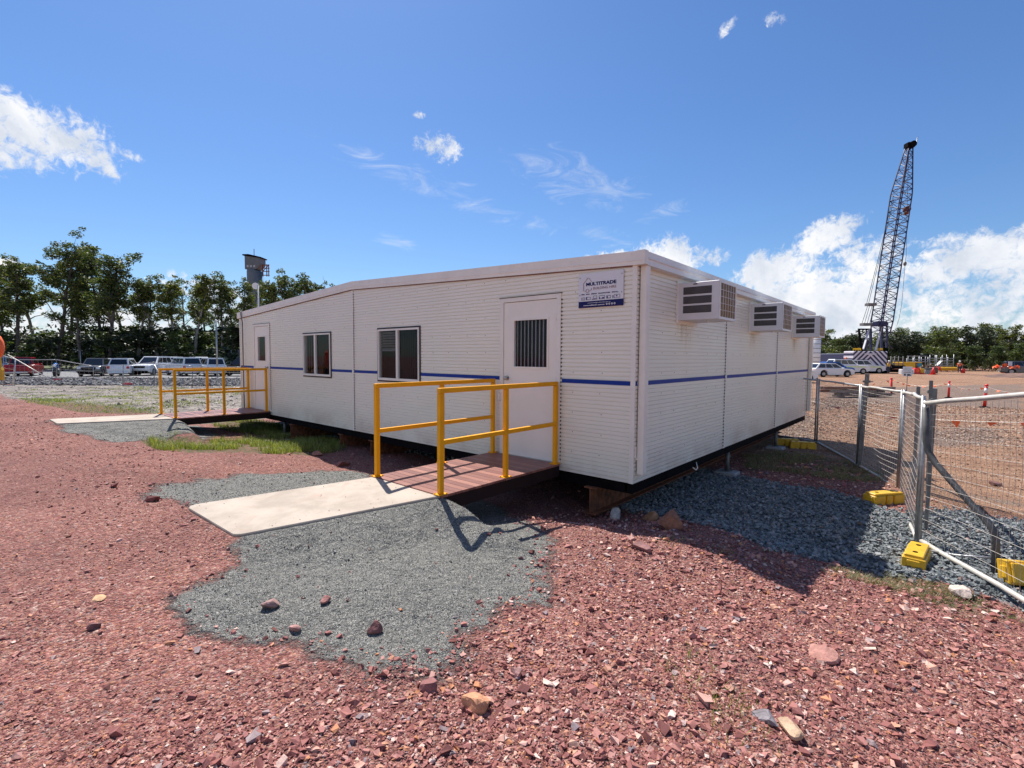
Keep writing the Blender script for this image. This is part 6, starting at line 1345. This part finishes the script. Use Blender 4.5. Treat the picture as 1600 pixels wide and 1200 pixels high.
mb = MB(); mb.tube([hd+[.65, 0, .3], hd+[1.05, 0, .35], hd+[1.05, 0, 1.2], hd+[1.2, 0, 1.35]], .05, 5); mb.build('mast_light', M['galv'], crane)
# boom foot plate and A-frame
mb = MB(); mb.box(tuple(cp(1366, 510, 1.5)-[0, .5, 0]), tuple(cp(1384, 502, 1.5)+[0, .5, 0]), .1); mb.build('boom_foot', M['cr_navy'], crane)
for a, b, m_, w_ in ((cp(1349, 545, .3), cp(1358, 514, 2), M['cr_white'], .20), (cp(1368, 548, .3), cp(1380, 500, 2), M['cr_white'], .20), (cp(1361, 548, 2), cp(1360, 514, 2), M['cr_navy'], .28), (cp(1377, 548, 2), cp(1378, 508, 2), M['cr_navy'], .24), (cp(1385, 543, 2), cp(1386, 505, 2), M['cr_navy'], .22),
                     (cp(1346, 548, 2), cp(1342, 515, 2), M['black'], .22), (cp(1341, 514.5, 2), cp(1361, 514.5, 2), M['black'], .22), (cp(1354, 514, 2), cp(1354, 548, 2), M['cr_navy'], .12), (cp(1347, 535, 2), cp(1361, 535, 2), M['cr_navy'], .1), (cp(1380, 530, 2), cp(1395, 545, 2), M['cr_navy'], .1)):
    mb = MB(); mb.bar(a, b, w_, w_); mb.build('strut', m_, crane)
mb = MB(); mb.box(tuple(cp(1346, 509, 2)-[0, .4, 0]), tuple(cp(1360, 505, 2)+[0, .4, 0])); mb.build('sheave_block', M['galvd'], crane)
mb = MB(); mb.box(tuple(cp(1354, 478, 2.5)-[0, .4, 0]), tuple(cp(1367, 474, 2.5)+[0, .4, 0])); mb.build('sheave_block', M['galvd'], crane)
for pts_ in ([(1347, 505, 2), (1356, 477, 2.5)], [(1351, 505, 2), (1359, 477, 2.5)], [(1355, 505, 2), (1363, 477, 2.5)], [(1359, 505, 2), (1366, 477, 2.5)], [(1354, 475, 2.5), (1372, 405, 3), (1396, 306, 5)], [(1357, 475, 2.5), (1374, 405, 3), (1397, 310, 5)]):
    mb = MB(); mb.tube([cp(*q) for q in pts_], .035, 4); mb.build('pendant_rope', M['black'], crane)
mb = MB(); mb.tube([cp(1420, 232, 6), cp(1418, 300, 5), cp(1416, 400, 5), cp(1414, 410, 5)], .03, 4); mb.tube([cp(1414, 415, 5), cp(1412, 440, 5), cp(1409, 475, 5), cp(1405, 497, 5), cp(1401, 510, 5)], .03, 4); mb.build('hoist_rope', M['galvd'], crane)
mb = MB(); mb.sphere(cp(1414, 412, 5), .22, 10, 8, (1, 1, 1.6)); mb.build('hook_ball', M['galvd'], crane)
mb = MB(); c_ = cp(1417, 327, 4.5); mb.tube([c_-[0, .3, 0], c_+[0, .3, 0]], .42, 12); mb.box(tuple(c_-[.28, .32, .75]), tuple(c_+[.25, .32, .2]), .1); mb.build('hook_block', M['rust'], crane)
for px0, px1 in ((1333, 1345), (1371, 1379)):
    mb = MB()
    for r_ in (544.5, 546.5): mb.tube([cp(px0, r_, 1), cp(px1, r_, 1)], .045, 4)
    for q in np.linspace(px0, px1, 4): mb.tube([cp(q, 544.5, 1), cp(q, 549, 1)], .045, 4)
    mb.build('guard_rail', M['cr_yellow'], crane)
# gear beside the crane
def site(px, D_): p = at_depth(px, D_); p[2] = float(G(p[0], p[1], False)); return p
def local_box(e, name, m_, px0, px1, r0, r1, D_, depth, base, ch=.05, y0=0.0):
    kk = D_/F_PX; mb = MB(); z0 = z_of_row(px0, r1, D_)-base[2]; z1 = z_of_row(px0, r0, D_)-base[2]; c_ = base[3] if len(base) > 3 else px0
    mb.box(((px0-c_)*kk, y0, z0), ((px1-c_)*kk, y0+depth, z1), min(ch, (z1-z0)*.2)); return mb.build(name, m_, e)
VR = math.atan2(RT[1], RT[0])
def root(name, px, D_, label, cat, group=None):
    p = site(px, D_); return empty(name, p, label, cat, group, VR), (p[0], p[1], p[2], px)
D_ = 66
e, b = root('water_barrier', 1420, D_, 'white plastic water barrier with three slots behind the sign', 'barrier', 'plastic barriers by the crane'); local_box(e, 'block', M['white'], 1409, 1429, 577, 586, D_, .6, b)
for x in (1416, 1420, 1424): local_box(e, 'slot', M['black'], x, x+1.6, 578.5, 582, D_, .02, b, 0, -.021)
e, b = root('water_barrier', 1434, D_, 'red plastic water barrier with a pale arch beside the white barrier', 'barrier', 'plastic barriers by the crane'); local_box(e, 'block', M['red'], 1430, 1438, 575, 585, D_, .6, b); local_box(e, 'foot', M['red'], 1429.5, 1438.5, 585, 586.5, D_, .8, b, .02, -.1)
local_box(e, 'recess', M['orange'], 1431.5, 1436, 577, 581.5, D_, .02, b, 0, -.021)
e, b = root('water_barrier', 1441, D_, 'yellow-orange plastic water barrier beside the red one', 'barrier', 'plastic barriers by the crane'); local_box(e, 'block', M['plast'], 1438.5, 1445, 576, 583, D_, .6, b); local_box(e, 'foot', M['red'], 1438.5, 1445.5, 583, 586.5, D_, .8, b, .02, -.1)
e, b = root('site_machine', 1422, 76, 'low yellow machine with a teal panel behind the barriers', 'machine'); local_box(e, 'hood', M['cr_yellow'], 1412, 1430, 567, 575, 76, 2, b); local_box(e, 'canopy', M['cr_yellow'], 1411, 1440, 565.8, 567, 76, 2.2, b, .02); local_box(e, 'side_panel', M['teal'], 1434, 1440, 567.2, 573, 76, 1.6, b); local_box(e, 'louvre', M['galvd'], 1431, 1434, 567.5, 573, 76, 1.5, b)
local_box(e, 'chassis', M['black'], 1412, 1441, 575, 579, 76, 1.8, b)
e, b = root('crate', 1452, 68, 'dark crate with pale lid between the barriers and the orange pipe roll', 'crate'); local_box(e, 'box', M['conc'], 1446, 1454, 578, 586, 68, .8, b); local_box(e, 'lid', M['c_grey'], 1447, 1454, 575, 578.5, 68, .7, b, .02)
e, b = root('waste_bin', 1463, 70, 'grey block bin beside the orange pipe roll', 'bin'); local_box(e, 'bin_body', M['timber'], 1460, 1466, 575, 586, 70, .8, b); local_box(e, 'lid', M['galvd'], 1459.5, 1466.5, 574, 575, 70, .9, b, .02)
e, b = root('traffic_cones', 1458, 64, 'leaning pair of orange and white traffic cones', 'cones'); kk = 64/F_PX
for dx, t_ in ((-1.5, .18), (1.2, -.1)):
    mb = MB(); mb.tube([(dx*kk, 0, .05), (dx*kk+t_, 0, 1.0)], [.22, .05], 10); mb.box((dx*kk-.28, -.28, .0), (dx*kk+.28, .28, .05)); cn = mb.build('cone', M['red'], e); mb = MB(); mb.tube([(dx*kk+t_*.5, 0, .5), (dx*kk+t_*.75, 0, .75)], [.135, .095], 10); mb.build('band', M['white'], cn)
e, b = root('barrier_roll', 1480, 74, 'long orange mesh barrier roll lying in front of the second scaffold', 'barrier roll'); kk = 74/F_PX; zc = z_of_row(1480, 576.3, 74)-b[2]
mb = MB(); mb.tube([((x-1480)*kk, 0, zc) for x in np.linspace(1467, 1494, 10)], 2.7*kk, 12); mb.build('roll', M['plast'], e); mb = MB()
for x in np.arange(1468, 1494, 2.1): mb.tube([((x-1480)*kk, 0, zc), ((x+.5-1480)*kk, 0, zc)], 2.95*kk, 12)
mb.build('hoop', M['plast'], e)
mb = MB(); mb.tube([((1464-1480)*kk, 0, zc+.05), ((1467.5-1480)*kk, 0, zc)], 2.9*kk, 10); mb.build('end_cap', M['red'], e)
def scaffold(px0, px1, top, bot, D_, cols, lifts, label, diag):
    e, b = root('scaffold', (px0+px1)/2, D_, label, 'scaffold', 'scaffold frames'); kk = D_/F_PX; c_ = (px0+px1)/2; zf = lambda r_: z_of_row(c_, r_, D_)-b[2]
    for y in (0, 1.3):
        for x, tp in cols: mb = MB(); mb.tube([((x-c_)*kk, y, 0), ((x-c_)*kk, y, zf(tp))], .055, 6); mb.build('standard', M['galv'], e)
        for r_ in lifts: mb = MB(); mb.tube([((px0-c_)*kk, y, zf(r_)), ((px1-c_)*kk, y, zf(r_))], .05, 6); mb.build('ledger', M['galv'], e)
    for (xa, ra, xb, rb) in diag: mb = MB(); mb.bar(((xa-c_)*kk, .1, zf(ra)), ((xb-c_)*kk, .1, zf(rb)), .5, .12); mb.build('stair', M['galv'], e)
    mb = MB(); mb.box(((px0-c_)*kk, .0, zf(lifts[-1])+.06), ((px1-c_)*kk, 1.3, zf(lifts[-1])+.11)); mb.build('platform', M['galvd'], e)
scaffold(1426, 1449, 556, 576, 80, [(1426, 560), (1428, 556), (1436, 556), (1445, 556), (1449, 558)], [556.5, 561.5, 565.5], 'pale scaffold frame behind the yellow machine', [])
scaffold(1462, 1489, 555, 575, 80, [(1462.5, 555), (1471, 555), (1480, 558), (1489, 554)], [560, 563.5, 568.5, 572], 'second scaffold frame with stairs, right of the first', [(1463, 572, 1471, 564), (1463, 576, 1471, 568)])
e, b = root('scaffold', 1405, 76, 'low scaffold of grey tubes between the crane and the yellow machine', 'scaffold'); kk = 76/F_PX
for x in (1391, 1397, 1403, 1410): mb = MB(); mb.tube([((x-1405)*kk, 0, 0), ((x-1405)*kk, 0, z_of_row(1405, 557, 76)-b[2])], .06, 6); mb.build('standard', M['galvd'], e)
for r_ in (559, 564, 569, 574): mb = MB(); mb.tube([((1390-1405)*kk, 0, z_of_row(1405, r_, 76)-b[2]), ((1411-1405)*kk, 0, z_of_row(1405, r_, 76)-b[2])], .05, 6); mb.build('ledger', M['galvd'], e)
for px_, D_, lab in ((1504.5, 72, 'red drum beside the worker'), (1567.5, 74, 'red drum in front of the trees, left of the dirt mound')):
    e, b = root('drum', px_, D_, lab, 'drum', 'red drums'); kk = D_/F_PX; mb = MB(); mb.tube([(0, 0, .02), (0, 0, .3), (0, 0, .34), (0, 0, .6), (0, 0, .64), (0, 0, .55)], [2.7*kk, 2.7*kk, 2.9*kk, 2.8*kk, 2.6*kk, 2.0*kk], 14); mb.build('barrel', M['red'], e); mb = MB(); mb.tube([(0, 0, .56), (0, 0, .62)], 2.0*kk, 12); mb.build('lid', M['black'], e)
# dirt mound with orange mesh, sign and light vehicle at the far right
p = site(1570, 58); mb = MB(); n1_, n2_ = 40, 14; VV = []
for i in range(n1_+1):
    for j in range(n2_+1):
        u, v = i/n1_, j/n2_; px_ = 1538+u*110; Dd = 54+v*10; q = at_depth(px_, Dd); hgt = math.sin(math.pi*min(1, max(0, v)))**.8*math.sin(math.pi*min(.999, u*.7+.02))**.7*.55
        q[2] = float(G(q[0], q[1], False))-.08+hgt*(1+.3*float(vnoise(q[0], q[1], 2.0, 4))); VV.append(q-p)
mb.add(VV, [(i*(n2_+1)+j, (i+1)*(n2_+1)+j, (i+1)*(n2_+1)+j+1, i*(n2_+1)+j+1) for i in range(n1_) for j in range(n2_)])
o = mb.build('dirt_mound', mat('mound_earth', (.15, .085, .06), .95, var=.45, vscale=1.2, bump=.8, bscale=6), None, tuple(p)); tag(o, 'low red-brown dirt mound in front of the trees at the far right', 'dirt mound')
for px_, r_, D_, wpx, lab in ((1554, 573, 64, 5, 'orange plastic mesh heap, left one on the dirt mound'), (1572, 573, 63, 6, 'orange plastic mesh heap in the middle of the dirt mound'), (1586, 575, 62, 8, 'orange plastic mesh heap right of the white board')):
    q = pt(px_, r_, D_); q = q; rg_ = np.random.default_rng(int(px_)); kk = D_/F_PX; mb = MB()
    for _ in range(9):
        c_ = np.array([rg_.uniform(-wpx, wpx)*kk*.7, rg_.uniform(-.3, .3), rg_.uniform(-.1, .25)]); u = unit(rg_.normal(size=3))*wpx*kk*.5; v = unit(np.cross(u, rg_.normal(size=3)))*.22; th = np.array([0, .01, 0]); mb.add([c_-u, c_+v, c_+u, c_-v, c_-u+th, c_+v+th, c_+u+th, c_-v+th], [(0,1,2,3),(7,6,5,4),(0,4,5,1),(1,5,6,2),(2,6,7,3),(3,7,4,0)])
    o = mb.build('barrier_mesh', M['orange'], None, tuple(q), VR); tag(o, lab, 'barrier mesh', 'orange mesh heaps on the dirt mound')
e, b = root('notice_board', 1578, 63, 'small white notice board standing on the dirt mound', 'sign'); local_box(e, 'board', M['sign'], 1575, 1581, 565, 571.5, 63, .04, b, .005); kk = 63/F_PX; mb = MB(); mb.tube([(0, .08, .6), (0, .08, z_of_row(1578, 566, 63)-b[2])], .03, 6); mb.build('post', M['galvd'], e)
park(car('parked_car', 'wagon', M['c_grey'], 'silver-grey vehicle cut off by the right edge behind the mound', 'vehicle', None, 4.9, 1.9, 1.8), 1601, 66, -80)
# distant fence in front of the right-hand trees
e = empty('boundary_fence', site(1530, 86), 'grey boundary fence in front of the trees at right', 'fence'); o0 = np.array(e.location)
mb = MB()
for i in range(13):
    q = site(1395+i*20, 86)-o0; mp_ = MB(); mp_.tube([q, q+[0, 0, 1.9]], .07, 6); mp_.build('post', M['galvd'], e)
    if i: mb.tube([qp+[0, 0, 1.85], q+[0, 0, 1.85]], .03, 4); mb.tube([qp+[0, 0, 1.0], q+[0, 0, 1.0]], .02, 4); mb.tube([qp+[0, 0, .4], q+[0, 0, .4]], .02, 4)
    qp = q
mb.build('wires', M['galvd'], e)
# long shed and pale tower left of the crane
e, b = root('long_shed', 1300, 100, 'long low shed with pale green roof left of the crane', 'shed'); kk = 100/F_PX; zf = lambda r_: z_of_row(1300, r_, 100)-b[2]
mb = MB(); mb.box(((1262-1300)*kk, 0, 0), ((1327-1300)*kk, 6, zf(560))); mb.build('wall', M['timber'], e); mb = MB(); mb.prism([(-.5, zf(560)), (6.5, zf(560)), (3, zf(551))], (1258-1300)*kk, (1330-1300)*kk, 'x'); mb.build('roof', M['shed'], e)
mb = MB(); mb.box(((1258-1300)*kk, -.6, zf(560.5)), ((1330-1300)*kk, -.45, zf(558.8))); mb.build('fascia', M['plastic_w'], e)
mb = MB()
for i in range(5): mb.box(((1270+i*11-1300)*kk, -.02, .1), ((1276+i*11-1300)*kk, -.005, zf(562)))
mb.build('opening', M['c_blue'], e)
e, b = root('silo', 1271, 60, 'tall white ribbed structure just visible behind the office corner', 'silo'); kk = 60/F_PX; zf = lambda r_: z_of_row(1271, r_, 60)-b[2]
mb = MB(); mb.tube([(0, 0, 0), (0, 0, zf(520))], 8.5*kk, 20); mb.build('drum_wall', M['white'], e); mb = MB()
for r_ in range(524, 580, 7): mb.tube([(0, 0, zf(r_)), (0, 0, zf(r_-1))], 8.8*kk, 20)
mb.build('ring', M['galv'], e)

# ------------------------------------------------------------------ the worker beside the drum
def person(px, base_row, D_, label, shirt, scale=1.0, face=0.0):
    import bmesh
    p = site(px, D_); e = empty('person', p, label, 'person', None, math.atan2(CAM[1]-p[1], CAM[0]-p[0])+math.pi/2+face)
    J = {'pel': (0, 0, .95), 'wai': (0, 0, 1.10), 'che': (0, -.01, 1.35), 'nek': (0, 0, 1.50), 'hd0': (0, -.02, 1.60), 'hd1': (0, -.03, 1.72),
         'lh': (-.10, 0, .90), 'lk': (-.13, -.04, .50), 'la': (-.14, .02, .09), 'lt': (-.15, -.14, .04), 'rh': (.10, 0, .90), 'rk': (.14, -.06, .50), 'ra': (.16, .03, .09), 'rt': (.17, -.13, .04),
         'ls': (-.19, 0, 1.42), 'le': (-.27, -.03, 1.14), 'lw': (-.24, -.22, .98), 'lf': (-.23, -.29, .95), 'rs': (.19, 0, 1.42), 're': (.30, -.02, 1.16), 'rw': (.34, -.14, .95), 'rf': (.34, -.18, .88)}
    R_ = dict(pel=.15, wai=.135, che=.155, nek=.06, hd0=.085, hd1=.09, lh=.095, lk=.062, la=.045, lt=.035, rh=.095, rk=.062, ra=.045, rt=.035, ls=.075, le=.045, lw=.03, lf=.03, rs=.075, re=.045, rw=.03, rf=.03)
    Ed = [('pel','wai'),('wai','che'),('che','nek'),('nek','hd0'),('hd0','hd1'),('pel','lh'),('lh','lk'),('lk','la'),('la','lt'),('pel','rh'),('rh','rk'),('rk','ra'),('ra','rt'),('che','ls'),('ls','le'),('le','lw'),('lw','lf'),('che','rs'),('rs','re'),('re','rw'),('rw','rf')]
    def skin(keys, edges, m_, name, grow=0.0):
        me = bpy.data.meshes.new(name); ix = {k_: i for i, k_ in enumerate(keys)}; me.from_pydata([J[k_] for k_ in keys], [(ix[a], ix[b]) for a, b in edges], []); o = bpy.data.objects.new(name, me); C.objects.link(o)
        md = o.modifiers.new('s', 'SKIN'); me.skin_vertices[0].data[0].use_root = True
        for k_, i in ix.items(): me.skin_vertices[0].data[i].radius = (R_[k_]+grow, R_[k_]+grow)
        o.modifiers.new('b', 'SUBSURF').levels = 1; dg = bpy.context.evaluated_depsgraph_get(); m2 = bpy.data.meshes.new_from_object(o.evaluated_get(dg)); bpy.data.objects.remove(o); m2.materials.clear(); m2.materials.append(m_)
        m2.polygons.foreach_set('use_smooth', [True]*len(m2.polygons)); o2 = bpy.data.objects.new(name, m2); C.objects.link(o2); o2.parent = e; return o2
    skin(list(J), Ed, M['skin'], 'body')
    skin(['wai', 'che', 'ls', 'le', 'rs', 're', 'pel'], [('pel','wai'),('wai','che'),('che','ls'),('ls','le'),('che','rs'),('rs','re')], shirt, 'shirt', .012)
    skin(['pel', 'lh', 'lk', 'la', 'rh', 'rk', 'ra'], [('pel','lh'),('lh','lk'),('lk','la'),('pel','rh'),('rh','rk'),('rk','ra')], M['hair'], 'trousers', .010)
    mb = MB(); mb.sphere((0, -.03, 1.74), .125, 12, 8, (1, 1.1, .75)); mb.tube([(0, -.08, 1.71), (0, -.08, 1.725)], .15, 14); mb.build('hard_hat', M['white'], e)
    return e
person(1499, 580, 72, 'worker in an orange high-visibility shirt and dark trousers beside the red drum', M['orange'])
person(1361, 575, 66.5, 'worker in a yellow-orange vest standing beside the crane cab', M['cr_yellow'], face=1.0).location = tuple(site(1388, 66.0))
